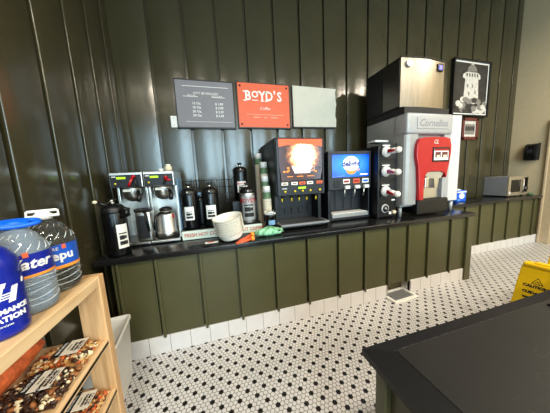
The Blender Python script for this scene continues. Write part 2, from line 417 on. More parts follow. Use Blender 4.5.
# ------------------------------------------------------------------ on the walls
YW = .945
def sign_board(x0, x1, z0, z1, face, label, group=None):
    t = thing('menu_board' if face != 'paper' else 'blank_board', ((x0+x1)/2, YW, z0), label, 'sign')
    return t
t = sign_board(-.335, .305, 1.985, 2.50, 'sign_gray', 'grey menu board with white price lines in black frame, left of the orange sign')
f = MB().box(-.34, .308, .914, YW, 1.975, 1.992, 'black', .002).box(-.34, .308, .914, YW, 2.496, 2.508, 'black', .002).box(-.345, -.332, .914, YW, 1.975, 2.508, 'black', .002).box(.298, .312, .914, YW, 1.975, 2.508, 'black', .002)
f.build('frame', t)
MB().box(-.332, .3, .920, .930, 1.992, 2.496, 'sign_gray').build('panel', t)
l = MB(); y = .919
l.text('HOT BEVERAGES', .036, 'white', FRONT(-.012, y, 2.362))
l.box(-.26, .245, y-.001, y, 2.432, 2.438, 'white')
for a, b_ in ((-.26, -.10), (.05, .2)): l.box(a, b_, y-.001, y, 2.322, 2.328, 'white')
l.text('REGULAR', .02, 'white', FRONT(-.17, y, 2.337)); l.text('CAPPUCCINO', .02, 'white', FRONT(.11, y, 2.337))
for k, (a, b_) in enumerate((('12 Oz.', '$ 1.89'), ('16 Oz.', '$ 2.09'), ('20 Oz.', '$ 2.29'), ('24 Oz.', '$ 2.49'))):
    z = 2.252-.044*k; l.text(a, .036, 'white', FRONT(-.12, y, z), bold=.0006); l.text(b_, .036, 'white', FRONT(.13, y, z), bold=.0006)
l.box(-.25, .27, y-.001, y, 2.05, 2.053, 'white')
l.build('lettering', t, label='white lettering')
t = sign_board(.355, 1.0, 2.0, 2.515, 'orange', "bright orange sign reading BOYD'S in white between grey and blank boards")
f = MB().box(.352, 1.02, .916, YW, 1.985, 2.002, 'black', .002).box(.352, 1.02, .916, YW, 2.513, 2.524, 'black', .002).box(.343, .354, .916, YW, 1.985, 2.524, 'black', .002).box(1.004, 1.024, .916, YW, 1.985, 2.524, 'black', .002)
f.build('frame', t)
MB().box(.354, 1.004, .918, .930, 2.002, 2.513, 'orange').build('panel', t)
l = MB(); y = .917; zc = 2.365
for ch, x in (('B', .475), ('Y', .652), ('D', .742), ('S', .875)): l.text(ch, .155, 'white', FRONT(x, y, zc), bold=.004, xs=.86)
l.text('O', .105, 'white', FRONT(.563, y, zc+.018), bold=.003); l.box(.525, .60, y-.001, y, zc-.052, zc-.043, 'white'); l.text("'", .15, 'white', FRONT(.812, y, zc+.01), bold=.003)
for x, dz in ((.437, .052), (.437, -.052), (.705, .052), (.705, -.052)): l.box(x-.018, x+.016, y-.001, y, zc+dz-.007, zc+dz+.006, 'white')
for x in (.615, .69): l.box(x-.02, x+.02, y-.001, y, zc+.046, zc+.058, 'white')
l.box(.632, .674, y-.001, y, zc-.058, zc-.047, 'white')
l.text('Coffee', .05, 'white', FRONT(.68, y, 2.225), shear=.3)
l.text('MARKET  ·  GRILL  ·  GENERAL', .024, 'cream', FRONT(.69, y, 2.118))
l.box(.45, .93, y-.001, y, 2.15, 2.153, 'cream')
l.build('lettering', t, label='white lettering')
s = MB()
for x in (.385, .972):
    for z in (2.035, 2.478): s.rod((x, .919, z), (x, .913, z), .011, 'black_matte')
s.build_each('corner_bolt', t)
t = sign_board(1.05, 1.69, 2.005, 2.52, 'paper', 'blank off-white board with uneven right edge, right of the orange sign')
MB().box(1.045, 1.665, .922, YW, 2.0, 2.012, 'black', .002).box(1.05, 1.06, .922, YW, 2.0, 2.522, 'black', .002).box(1.06, 1.675, .926, YW, 2.012, 2.525, 'black', .002).build('frame', t)
edge = [(1.682+.008*math.sin(k*1.3)-.006*(k % 2), 2.02+.0495*k) for k in range(11)]
MB().prism([(1.058, 2.016)]+edge+[(1.056, 2.52)], .916, .922, 'board_blank').build('blank_panel', t)
p = thing('wall_plate', (-.38, YW, 1.99), 'small blank white wall plate left of the grey menu board', 'wall plate')
MB().box(-.412, -.345, .926, YW+.002, 1.985, 2.11, 'white', .004).build('cover', p)
s = MB().rod((-.378, .927, 2.085), (-.378, .924, 2.085), .005, 'gray').rod((-.378, .927, 2.01), (-.378, .924, 2.01), .005, 'gray'); s.build_each('screw', p)

# pictures
t = thing('framed_photograph', (4.235, YW, 2.27), 'large black framed black-and-white photograph of a pale domed tower', 'picture')
f = MB(); x0, x1, z0, z1 = 3.81, 4.66, 2.235, 3.115
for a in ((x0, x1, z0, z0+.025), (x0, x1, z1-.025, z1), (x0, x0+.025, z0, z1), (x1-.025, x1, z0, z1)): f.box(a[0], a[1], .886, YW, a[2], a[3], 'black', .003)
f.build('frame', t)
MB().box(x0+.025, x1-.025, .911, .926, z0+.025, z1-.025, 'white').build('mat_border', t, label='white mat border')
y = .908; ph = MB().box(x0+.05, x1-.05, y, .911, z0+.05, z1-.05, 'photo_dark')
cx = 4.235
ph.prism([(cx-.17, 2.5), (cx+.18, 2.5), (cx+.15, 2.82), (cx+.2, 2.84), (cx+.19, 2.9), (cx+.12, 2.93), (cx-.12, 2.93), (cx-.2, 2.89), (cx-.21, 2.84), (cx-.15, 2.82)], y-.003, y, 'photo_light')
ph.prism([(cx-.1, 2.94)]+[(cx+.11*math.cos(a), 2.95+.09*math.sin(a)) for a in [PI-PI*k/8 for k in range(9)]]+[(cx+.1, 2.94)], y-.003, y, 'photo_mid')
ph.box(cx-.03, cx+.03, y-.003, y, 3.03, 3.075, 'photo_light')
for k in range(5): ph.box(cx-.13+k*.06, cx-.105+k*.06, y-.005, y, 2.86, 2.91, 'photo_dark')
for xx, zz in ((cx-.09, 2.72), (cx+.02, 2.72), (cx-.05, 2.6), (cx+.09, 2.63)): ph.box(xx-.015, xx+.015, y-.005, y, zz-.03, zz+.02, 'photo_mid')
random.seed(3)
for k in range(26):
    xx = x0+.1+random.random()*.66; zz = z0+.07+random.random()*.2
    ph.prism(ellipse(xx, zz, .05+.03*random.random(), .035+.02*random.random(), 9), y-.004-.0002*k, y, random.choice(['photo_mid', 'photo_dark', 'photo_light', 'photo_mid']))
ph.build('print', t, label='black-and-white photo print')
t = thing('framed_photograph', (4.29, YW, 1.87), 'small reddish-brown framed old group photograph below the tower picture', 'picture')
f = MB(); x0, x1, z0, z1 = 4.10, 4.48, 1.855, 2.215
for a in ((x0, x1, z0, z0+.05), (x0, x1, z1-.05, z1), (x0, x0+.05, z0, z1), (x1-.05, x1, z0, z1)): f.box(a[0], a[1], .906, YW, a[2], a[3], 'frame_red', .006)
f.build('frame', t)
ph = MB().box(x0+.05, x1-.05, .92, .928, z0+.05, z1-.05, 'photo_light'); ph.box(x0+.075, x1-.075, .917, .92, z0+.09, z1-.1, 'photo_mid')
for k in range(5): ph.prism(ellipse(x0+.1+k*.046, 2.04, .02, .045, 10), .915, .917, 'photo_dark')
ph.build('print', t, label='faded group photo')

# black paper towel dispenser on the beige wall
t = thing('towel_dispenser', (5.40, .63, 1.46), 'glossy black curved paper towel dispenser on the beige right wall', 'dispenser')
rings = []
prof = [(5.468, 0), (5.41, -.0), (5.365, .01), (5.352, .08), (5.35, .15), (5.36, .20), (5.385, .25), (5.42, .275), (5.468, .285)]
b = MB().prism([(yy, zz) for yy, zz in [(0, 0)]] and [(x, 1.458+z) for x, z in prof], .575, .705, 'black_gloss', 'y', smooth=False)
hs = b.build('housing', t); mo = hs.modifiers.new('bevel', 'BEVEL'); mo.width = .022; mo.segments = 4; mo.limit_method = 'ANGLE'; mo.angle_limit = .9
MB().prism([(x-.006 if x < 5.46 else x, 1.458+z*1.02-.003) for x, z in prof], .560, .577, 'charcoal_dark', 'y').prism([(x-.006 if x < 5.46 else x, 1.458+z*1.02-.003) for x, z in prof], .703, .712, 'charcoal_dark', 'y').build_each('side_rim', t)
MB().box(5.345, 5.355, .61, .67, 1.58, 1.64, 'charcoal', .004).build('window_strip', t)
MB().box(5.375, 5.45, .59, .69, 1.450, 1.462, 'black_matte').build('outlet', t)

# ------------------------------------------------------------------ microwave and things on the far worktop
t = thing('microwave', (5.05, .78, .84), 'stainless steel microwave with grey side on the far black worktop', 'microwave')
x0, x1, y0, y1, z0, z1 = 4.80, 5.315, .60, .945, .86, 1.19
MB().box(x0, x1, y0+.02, y1, z0, z1, 'gray', .006).build('casing', t, label='grey metal casing')
MB().box(x0, x0+.365, y0-.005, y0+.02, z0, z1, 'steel_warm', .006).build('door', t)
d = [o for o in t.children if o.name.startswith('door')][0]
MB().box(x0+.055, x0+.305, y0-.008, y0-.004, z0+.06, z1-.06, 'black_gloss', .01).build('door_window', d)
MB().rod((x0+.335, y0-.03, z0+.04), (x0+.335, y0-.03, z1-.04), .009, 'steel').box(x0+.328, x0+.342, y0-.03, y0-.004, z0+.05, z0+.07, 'steel').box(x0+.328, x0+.342, y0-.03, y0-.004, z1-.07, z1-.05, 'steel').build('handle', d)
MB().box(x0+.02, x0+.05, y0-.008, y0-.004, z0+.03, z0+.075, 'white').build('sticker', d)
MB().box(x0+.365, x1, y0-.005, y0+.02, z0, z1, 'steel_warm', .006).box(x0+.385, x1-.02, y0-.008, y0-.004, z0+.05, z1-.03, 'black_gloss').build('control_panel', t)
MB().rod((x1-.075, y0-.004, z0+.11), (x1-.075, y0-.028, z0+.11), .034, 'steel_dark').build('dial', t)
f = MB()
for x in (x0+.04, x1-.04):
    for y in (y0+.05, y1-.05): f.rod((x, y, .84), (x, y, z0+.004), .016, 'black')
f.build_each('foot', t)
random.seed(11)
def crumple(name, c, r, h, k, label, cat, n=34, seed=1):
    random.seed(seed); rings = []
    for j in range(7):
        f = j/6; rr = math.sin(PI*(.08+.84*f)) if j < 6 else .1
        rings.append([(c[0]+r[0]*rr*(1+.35*math.sin(i*1.7+j+seed)*random.random())*math.cos(2*PI*i/n), c[1]+r[1]*rr*(1+.35*math.sin(i*2.3+seed)*random.random())*math.sin(2*PI*i/n), c[2]+max(.002, h*f*(.55+.45*random.random()))) for i in range(n)])
    rings[0] = [(x, y, c[2]+.001) for x, y, z in rings[0]]
    return MB().loft(rings, k).build(name, label=label, cat=cat)
crumple('cloth', (5.40, .60, .84), (.05, .045), .045, 'green_print', 'small crumpled green cloth beside the microwave', 'cloth', seed=4)
t = thing('wipes_box', (3.8, .72, .84), 'blue and white carton behind the white drink machine', 'box')
MB().box(3.70, 3.90, .66, .78, .841, 1.02, 'blue', .005).build('carton', t)
l = MB().prism(ellipse(3.80, .93, .06, .045), .656, .66, 'white').box(3.70, 3.90, .657, .66, .985, 1.005, 'white').box(3.71, 3.77, .657, .66, .86, .88, 'film_blue'); l.build('printed_panel', t, label='white printed oval')
l = MB().prism([(3.74, 1.02), (3.79, 1.045), (3.86, 1.02)], .70, .74, 'white'); l.build('tissue', t)
# ------------------------------------------------------------------ ice and drink dispenser with ice maker on top
t = thing('ice_maker', (2.32, .45, 2.06), 'stainless steel ice maker sitting on top of the tall drink dispenser', 'ice maker')
x0, x1, y0, y1, z0, z1 = 2.03, 2.655, .175, .73, 2.06, 2.585
MB().box(x0, x1, y0+.03, y1, z0, z1-.006, 'black_matte', .006).build('cabinet', t)
fr = []
for k in range(13):
    u = k/12; fr.append((x0+(x1-x0)*u, y0+.025-.03*math.sin(PI*u)))
MB().prism(fr+[(x1, y0+.04), (x0, y0+.04)], z0+.012, z1-.004, 'steel_front', 'z', smooth=False).build('front_panel', t)
MB().prism([(x0-.004, y0+.03)]+[(x, y-.008) for x, y in fr]+[(x1+.004, y0+.03), (x1+.004, y1), (x0-.004, y1)], z1-.008, z1, 'black_matte', 'z').build('top_cover', t)
s = MB().box(x0-.004, x0, y0+.04, y0+.27, z0+.02, z1-.02, 'steel_dark', .002)
s.build('side_panel', t)
g = MB().box(x0-.003, x0, y0+.28, y1-.01, z0+.02, z1-.02, 'black_matte')
for k in range(15): g.box(x0-.007, x0-.003, y0+.30, y1-.03, z0+.05+k*.03, z0+.06+k*.03, 'black')
g.build('vent_grille', t)
MB().prism(ellipse(2.12, 2.515, .045, .036, 20), y0-.006, y0+.02, 'white').build('emblem', t, label='round chrome emblem')
k = MB().box(2.515, 2.60, y0-.008, y0+.03, 2.465, 2.545, 'black_gloss', .008); k.box(2.53, 2.575, y0-.012, y0-.006, 2.48, 2.525, 'blue_light', .004); k.build('switch', t, label='black switch with blue light')

t = thing('drink_dispenser', (2.45, .45, .84), 'tall silver and white ice and drink dispenser with bright red front', 'drink dispenser')
MB().box(2.035, 2.70, .16, .73, .955, 1.985, 'silver_plastic', .008).build('cabinet', t)
MB().box(2.70, 2.935, .165, .73, .975, 2.0, 'white_panel', .006).build('side_cabinet', t, label='white side cabinet')
MB().box(2.04, 2.69, .15, .73, 1.985, 2.06, 'black_matte').build('ice_chute_collar', t)
hd = MB(); hd.box(2.028, 2.705, .095, .28, 1.762, 1.99, 'header_silver', .03, 4)
h = hd.build('header', t)
hp = MB().box(2.16, 2.62, .089, .096, 1.82, 1.94, 'header_silver', .02)
hp.text('Cornelius', .105, 'gray', FRONT(2.39, .0885, 1.878), shear=.25, bold=.002)
hp.build('nameplate', h, label='pale embossed lettering')
lp = MB().prism([(2.035, .16), (2.035, .14), (2.05, .122), (2.09, .112), (2.20, .112), (2.20, .16)], .985, 1.765, 'silver_plastic', 'z')
lp.build('front_panel', t)
MB().box(2.60, 2.70, .115, .16, .985, 1.765, 'header_silver', .005).build('front_panel', t, label='white front panel right of the red fascia')
rp = [(2.185, 1.713), (2.26, 1.728), (2.42, 1.733), (2.57, 1.73), (2.635, 1.715), (2.662, 1.64), (2.662, 1.56), (2.645, 1.45), (2.625, 1.36), (2.612, 1.28), (2.60, 1.27), (2.59, 1.30), (2.575, 1.325), (2.52, 1.345), (2.40, 1.352), (2.32, 1.34), (2.285, 1.30), (2.275, 1.2), (2.275, 1.03), (2.205, 1.03), (2.198, 1.2), (2.18, 1.40), (2.15, 1.52), (2.148, 1.60), (2.16, 1.66)]
rf = MB().prism(rp, .075, .15, 'red').build('red_fascia', t, label='bright red fascia')
mo = rf.modifiers.new('bevel', 'BEVEL'); mo.width = .012; mo.segments = 3; mo.limit_method = 'ANGLE'
sc = MB().box(2.375, 2.625, .068, .078, 1.455, 1.618, 'black_gloss', .006); sc.box(2.39, 2.60, .064, .069, 1.475, 1.60, 'art_white')
for a, b_ in ((2.40, 2.485), (2.50, 2.59)): sc.box(a, b_, .062, .065, 1.50, 1.565, 'frame_red').box(a+.02, b_-.02, .060, .063, 1.485, 1.53, 'cream')
sc.box(2.39, 2.60, .062, .065, 1.575, 1.60, 'red_dark').build('screen', t)
em = MB().text('CL', .06, 'white', FRONT(2.42, .0735, 1.675), shear=.3); em.build('emblem', rf)
rc = MB().box(2.275, 2.60, .148, .158, 1.0, 1.345, 'steel'); rc.prism([(2.285, 1.345), (2.59, 1.345), (2.54, 1.27), (2.33, 1.27)], .09, .148, 'steel_dull')
rc.build('recess_plate', t)
MB().box(2.30, 2.36, .085, .14, 1.17, 1.28, 'steel', .008).prism([(2.42, 1.27), (2.50, 1.27), (2.48, 1.16), (2.44, 1.16)], .08, .14, 'steel').build_each('spout', t)
dt = MB().box(2.215, 2.695, .10, .40, .858, 1.03, 'black', .012); dt.box(2.235, 2.675, .11, .16, 1.03, 1.034, 'black_matte')
for k in range(11): dt.box(2.25+k*.038, 2.27+k*.038, .112, .158, 1.033, 1.038, 'black')
dt.build('drip_tray', t)
f = MB()
for x in (2.07, 2.88):
    for y in (.20, .68): f.rod((x, y, .84), (x, y, .96), .018, 'silver_plastic', .024)
f.build_each('leg', t)

# ------------------------------------------------------------------ three-tap machine
t = thing('tap_machine', (1.88, .45, .84), 'black machine with three horizontal red-striped white taps', 'drink machine')
MB().box(1.755, 2.015, .20, .75, .855, 1.66, 'black', .006).build('cabinet', t)
tops = [1.59, 1.375, 1.155]
for k, z in enumerate(tops):
    MB().box(1.79, 2.0, .192, .20, z-.085, z+.09, 'charcoal_dark', .004).box(1.80, 1.90, .188, .193, z+.062, z+.074, 'white').build('tap_plate', t)
    q = MB(); q.lathe([(.06, 0), (.06, .014), (.048, .03), (.034, .055)], (0, 0, 0), 'white', 24, T=Matrix.Translation((1.845, .192, z)) @ Matrix.Rotation(PI/2, 4, 'X'))
    q.rod((1.845, .15, z), (1.848, .035, z-.012*k), .031, 'white', .027)
    tp = q.build('tap', t)
    MB().ball((1.848, .028, z-.012*k), .033, 'paper', sub=3).build('tap_knob', tp)
    MB().prism([(.05, z-.012*k-.012), (.14, z-.018), (.14, z+.018), (.05, z-.012*k+.010)], 1.812, 1.882, 'red', 'x').build('tap_stripe', tp, label='red stripe along the tap')
g = MB(); TT = Matrix.Translation((1.85, .199, .955)) @ Matrix.Rotation(PI/2, 4, 'X')
g.lathe([(.05, 0), (.05, .012), (.04, .016)], (0, 0, 0), 'white_panel', 28, TT); g.lathe([(.04, .012), (.04, .0165)], (0, 0, 0), 'black', 28, TT); g.lathe([(.016, .012), (.014, .026)], (0, 0, 0), 'silver_plastic', 20, TT)
g.build('gauge', t, label='round white-rimmed dial')
MB().box(1.94, 1.99, .194, .201, 1.04, 1.055, 'white').box(1.90, 1.93, .18, .20, .885, .915, 'white', .004).box(1.95, 1.985, .17, .20, .89, .925, 'cream', .004).rod((1.985, .185, .905), (2.01, .185, .905), .007, 'silver_plastic').build_each('valve_fitting', t)
f = MB()
for x in (1.78, 1.99):
    for y in (.23, .72): f.rod((x, y, .84), (x, y, .858), .014, 'black_matte')
f.build_each('foot', t)
t = thing('plastic_tub', (1.9, .38, 1.66), 'clear plastic tub with white lid on top of the black three-tap machine', 'tub')
T = Matrix.Translation((1.895, .37, 1.661))
MB().loft([[(x*s, y*s, z) for x, y in ellipse(0, 0, .085, .065, 20)] for s, z in ((.82, 0), (.9, .03), (.97, .05))], 'clear_thin', T=T).build('tub_body', t)
MB().box(-.095, .095, -.07, .07, .05, .075, 'white', .012, 3, T=T).box(-.05, .05, -.03, .03, .075, .082, 'white', .004, T=T).build('lid', t)

# ------------------------------------------------------------------ creamer dispenser
t = thing('creamer_dispenser', (1.465, .5, .84), 'charcoal creamer dispenser with bright blue lit picture and three spouts', 'creamer dispenser')
x0, x1 = 1.19, 1.74
MB().box(x0, x1, .32, .80, 1.20, 1.617, 'charcoal_dark', .012, 3).build('head', t)
fz = MB()
for a in ((x0, x1, 1.582, 1.617), (x0, x1, 1.20, 1.335), (x0, x0+.048, 1.335, 1.582), (x1-.024, x1, 1.335, 1.582)): fz.box(a[0], a[1], .295, .322, a[2], a[3], 'charcoal', .004)
fz.build('bezel', t)
MB().box(x0, x0+.042, .31, .80, .85, 1.20, 'charcoal_dark', .006).box(x1-.022, x1, .31, .80, .85, 1.20, 'charcoal_dark', .006).box(x0, x1, .45, .80, .85, 1.20, 'charcoal_dark').build('lower_housing', t)
MB().box(x0, x1, .30, .46, .85, .88, 'charcoal_dark', .006).build('base', t)
sc = MB().box(1.237, 1.717, .304, .312, 1.334, 1.583, 'art_blue').build('lit_picture', t, label='bright blue lit picture with creamer logo')
l = MB(); y = .303
l.prism(ellipse(1.48, 1.478, .105, .085, 28), y-.001, y, 'art_white')
l.prism(ellipse(1.483, 1.40, .062, .036, 20), y-.0015, y, 'art_orange'); l.prism(ellipse(1.483, 1.415, .05, .014, 20), y-.002, y, 'art_white')
l.box(1.40, 1.56, y-.0018, y-.0002, 1.45, 1.503, 'art_white')
l.text('delight', .085, 'art_navy', FRONT(1.48, y-.0022, 1.478), bold=.003)
l.text('INTERNATIONAL', .018, 'art_navy', FRONT(1.48, y-.0022, 1.527))
l.prism([(1.545, 1.41), (1.60, 1.425), (1.575, 1.395)], y-.001, y, 'art_orange')
l.box(1.60, 1.70, y-.001, y, 1.352, 1.366, 'art_white').box(1.30, 1.40, y-.001, y, 1.345, 1.352, 'film_blue')
l.build('logo_lettering', sc)
MB().box(1.255, 1.335, .288, .296, 1.225, 1.31, 'black', .004).build('blank_slot', t)
for k, x in enumerate((1.415, 1.545, 1.665)):
    lb = MB().box(x-.045, x+.04, .289, .296, 1.262, 1.312, ['white', 'orange', 'white'][k], .003); lb.box(x-.035, x+.028, .2875, .2895, 1.275, 1.297, ['red_dark', 'red_dark', 'blue'][k]); lb.build('flavour_label', t)
    sp = MB().box(x-.033, x+.028, .262, .30, 1.203, 1.24, 'white', .006)
    s2 = sp.build('push_button', t, label='white push button')
    MB().tube([(x-.03, .285, 1.205), (x-.032, .283, 1.17), (x-.04, .28, 1.12)], .008, 'steel').build('spout', s2)
tr = MB().box(1.235, 1.715, .30, .45, .88, .925, 'silver_plastic', .006).box(1.25, 1.70, .31, .44, .925, .93, 'white')
tr.build('drip_tray', t, label='pale drip tray')
f = MB()
for k in range(4): f.box(1.25+k*.115, 1.335+k*.115, .446, .452, .95, 1.17, 'charcoal')
f.build_each('splash_rib', t)
f = MB()
for x in (x0+.03, x1-.03):
    for y in (.34, .76): f.rod((x, y, .84), (x, y, .852), .016, 'black_matte')
f.build_each('foot', t)

# ------------------------------------------------------------------ hot beverage machine
t = thing('cappuccino_machine', (.84, .5, .84), 'large black hot drink machine with glowing picture and orange header', 'drink machine')
x0, x1 = .575, 1.10
hd = MB().prism([(.235, 1.18), (.235, 1.30), (.225, 1.45), (.235, 1.745), (.86, 1.745), (.86, 1.18)], x0, x1, 'charcoal_dark', 'x').build('hood', t)
mo = hd.modifiers.new('bevel', 'BEVEL'); mo.width = .012; mo.segments = 3
MB().box(x0+.01, x1-.01, .45, .86, .86, 1.19, 'black').box(x0, x0+.04, .30, .86, .86, 1.19, 'black', .006).box(x1-.04, x1, .30, .86, .86, 1.19, 'black', .006).build('lower_cabinet', t)
bz = MB()
for a in ((x0+.01, x1-.01, 1.728, 1.742), (x0+.01, x0+.04, 1.18, 1.728), (x1-.03, x1-.01, 1.18, 1.728)): bz.box(a[0], a[1], .205, .232, a[2], a[3], 'charcoal', .006)
bz.box(x0+.02, x1-.02, .21, .232, 1.18, 1.325, 'charcoal_dark', .006)
bz.build('bezel', t)
pic = MB().prism([(.63, 1.325), (1.05, 1.335), (1.075, 1.45), (1.08, 1.60), (1.08, 1.728), (.61, 1.728), (.612, 1.55)], .212, .222, 'art_coffee').build('lit_picture', t, label='glowing drink picture')
hh = [(.61, 1.728), (1.08, 1.728), (1.08, 1.655)]+[(1.08-.047*k, 1.655+.028*math.sin(PI*k/10)) for k in range(1, 10)]+[(.61, 1.655)]
MB().prism(hh, .208, .212, 'art_header').build('header_stripe', pic, label='orange-red header')
l = MB()
for a in ((.69, .75), (.79, .86), (.90, .98)): l.box(a[0], a[1], .2095, .212, 1.365, 1.372, 'art_orange')
l.prism([(.74, 1.47), (.96, 1.47), (.93, 1.40), (.77, 1.40)], .2098, .212, 'art_white')
l.tube([(.95, .211, 1.46), (.985, .211, 1.455), (.985, .211, 1.43), (.945, .211, 1.415)], .006, 'art_white', flat=.3)
random.seed(5)
for k in range(14): 
    xx = .65+random.random()*.4; zz = 1.385+random.random()*.07
    if not .73 < xx < .99: l.prism(ellipse(xx, zz, .014, .01, 8), .2105, .212, random.choice(['art_orange', 'art_dark', 'cream']))
l.build('picture_details', pic)
for k, (xx, c1) in enumerate(((.66, 'paper'), (.762, 'white'), (.845, 'orange'), (.93, 'white'), (1.035, 'orange'))):
    MB().box(xx-.035, xx+.033, .203, .211, 1.285, 1.315, c1, .003).box(xx-.02, xx+.018, .2015, .2035, 1.295, 1.305, 'frame_red').build('flavour_label', t)
    MB().rod((xx, .211, 1.223), (xx, .199, 1.223), .011, 'yellow_dot').build('push_button', t, label='round yellow push button')
    MB().rod((xx-.015, .27, 1.185), (xx-.015, .27, 1.155), .014, 'black').rod((xx-.015, .27, 1.155), (xx-.015, .27, 1.118), .010, 'yellow_dot', .006).build('nozzle', t, label='yellow tipped nozzle')
    MB().box(xx-.04, xx+.02, .44, .45, .96, 1.03, 'charcoal_dark', .006).box(xx-.026, xx+.006, .437, .442, .975, 1.015, 'black').build('splash_recess', t)
MB().box(.80, .88, .202, .211, 1.245, 1.263, 'lcd').build('lcd_display', t, label='green lit display')
MB().box(.63, .68, .203, .211, 1.25, 1.256, 'white').build('brand_strip', t)
MB().box(x0, x1, .21, .86, .85, .875, 'black', .006).box(x0+.02, x1-.02, .155, .44, .865, .882, 'black', .006).build('base', t)
dr = MB().box(x0+.01, x1+.01, .145, .44, .882, .905, 'gray', .006)
for k in range(18): dr.box(x0+.03+k*.027, x0+.045+k*.027, .16, .43, .905, .908, 'steel_dark')
dr.build('drip_tray', t, label='brushed steel drip tray')
f = MB()
for x in (x0+.05, x1-.05):
    for y in (.26, .80): f.rod((x, y, .84), (x, y, .852), .02, 'black_matte')
f.build_each('foot', t)

# ------------------------------------------------------------------ twin coffee brewers and their servers
def brewer(xc, red):
    t = thing('coffee_brewer', (xc, .45, .84), '', 'coffee brewer')
    x0, x1 = xc-.118, xc+.118
    MB().box(x0, x1, .25, .66, 1.345, 1.468, 'steel', .006).build('head', t)
    pn = MB().box(x0+.008, x1-.008, .243, .25, 1.35, 1.448, 'charcoal_dark', .003); pn.build('control_panel', t)
    p = [o for o in t.children if o.name.startswith('control_panel')][0]
    MB().box(x0+.055, x0+.118, .240, .2435, 1.415, 1.431, 'lcd').build('lcd_display', p, label='green lit display')
    MB().rod((x0+.042, .243, 1.378), (x0+.042, .238, 1.378), .008, 'yellow_dot').build('brew_button', p)
    MB().box(x0+.02, x0+.05, .2405, .2435, 1.43, 1.437, 'white').build('maker_mark', p)
    tap = MB()
    if red:
        tap.ball((xc+.062, .225, 1.43), .016, 'red').tube([(xc+.06, .22, 1.43), (xc+.045, .205, 1.395), (xc+.03, .20, 1.355)], .010, 'red').tube([(xc+.065, .22, 1.43), (xc+.078, .215, 1.38), (xc+.08, .215, 1.345)], .008, 'black')
    else:
        tap.ball((xc+.06, .225, 1.415), .015, 'red').tube([(xc+.05, .222, 1.405), (xc+.07, .205, 1.395), (xc+.098, .2, 1.39)], .010, 'red').tube([(xc+.05, .22, 1.39), (xc+.04, .215, 1.36)], .008, 'black')
    tap.build('hot_water_lever', t, label='red hot water lever')
    MB().box(x0+.015, x1-.015, .53, .66, .88, 1.345, 'steel_dull').box(x1-.02, x1, .36, .66, .86, 1.345, 'steel', .004).box(x0, x0+.02, .36, .66, .86, 1.345, 'steel', .004).build('column', t)
    MB().box(x0, x1, .245, .66, .85, .872, 'steel', .006).box(x0+.015, x1-.015, .26, .52, .872, .876, 'steel_dark').build('base', t)
    fn = MB().lathe([(.03, -.02), (.06, 0), (.072, .03), (.078, .085), (.078, .10)], (xc-.0, .37, 1.243), 'steel', 28); fn.box(xc-.045, xc+.02, .283, .296, 1.31, 1.33, 'paper')
    fu = fn.build('brew_basket', t)
    MB().tube([(xc+.05, .31, 1.31), (xc+.075, .25, 1.30), (xc+.09, .215, 1.27), (xc+.085, .205, 1.225)], .016, 'black', 10).build('basket_handle', fu, label='black basket handle')
    f = MB()
    for x in (x0+.03, x1-.03):
        for y in (.28, .62): f.rod((x, y, .84), (x, y, .852), .016, 'black_matte')
    f.build_each('foot', t)
    return t
t = brewer(-.693, True); t['label'] = 'left coffee brewer beside the wall, red lever hanging down, big black airpot in front'
t = brewer(-.452, False); t['label'] = 'right coffee brewer with red lever lying sideways, beside the black airpot rack'
t = thing('coffee_server', (-.615, .307, .876), 'square mirror-steel coffee server standing under the left coffee brewer', 'coffee server')
MB().box(-.672, -.556, .262, .352, .878, 1.13, 'steel', .012, 3).build('body', t)
MB().box(-.677, -.551, .258, .356, 1.13, 1.16, 'black', .01).build('lid', t)
MB().box(-.655, -.573, .258, .263, .90, 1.10, 'steel_dark', .004).build('front_plate', t)
MB().tube([(-.60, .262, 1.14), (-.585, .235, 1.12), (-.575, .228, 1.03), (-.575, .258, .96)], .011, 'black').build('handle', t)
t = thing('coffee_server', (-.45, .37, .876), 'round brushed steel coffee server under the right coffee brewer', 'coffee server')
MB().lathe([(.08, 0), (.084, .01), (.084, .05), (.08, .055), (.08, .19), (.074, .215), (.058, .235), (.05, .245)], (-.452, .37, .878), 'steel_dull', 36).build('body', t)
MB().lathe([(.086, 0), (.086, .05), (.082, .056)], (-.452, .37, .876), 'steel', 36).build('base_ring', t)
MB().lathe([(.052, 0), (.055, .02), (.03, .035)], (-.452, .37, 1.116), 'black', 28).build('lid', t)
MB().tube([(-.49, .31, 1.10), (-.515, .27, 1.08), (-.53, .25, 1.0), (-.525, .262, .90)], .013, 'black').tube([(-.49, .31, 1.105), (-.43, .28, 1.10), (-.40, .31, 1.105)], .01, 'black').build('handle', t)
MB().box(-.395, -.378, .318, .33, 1.05, 1.085, 'red', .003).build('tag', t, label='red tag')
t = thing('canister', (-.42, .45, 1.468), 'small cream canister standing on top of the right coffee brewer', 'canister')
MB().lathe([(.03, 0), (.032, .04), (.026, .05)], (-.40, .42, 1.469), 'cream', 20).build('body', t); MB().lathe([(.022, 0), (.02, .018)], (-.40, .42, 1.519), 'paper', 20).build('cap', t)
tag(MB().lathe([(.02, 0), (.022, .03)], (-.462, .42, 1.469), 'white', 16).build('cup'), 'tiny white cup on top of the right coffee brewer beside the cream canister', 'cup')
tag(MB().box(-.3325, -.3265, .36, .62, .842, 1.41, 'film_blue', .002).build('side_sheet'), 'pale blue upright sheet against the right side of the right coffee brewer', 'panel')

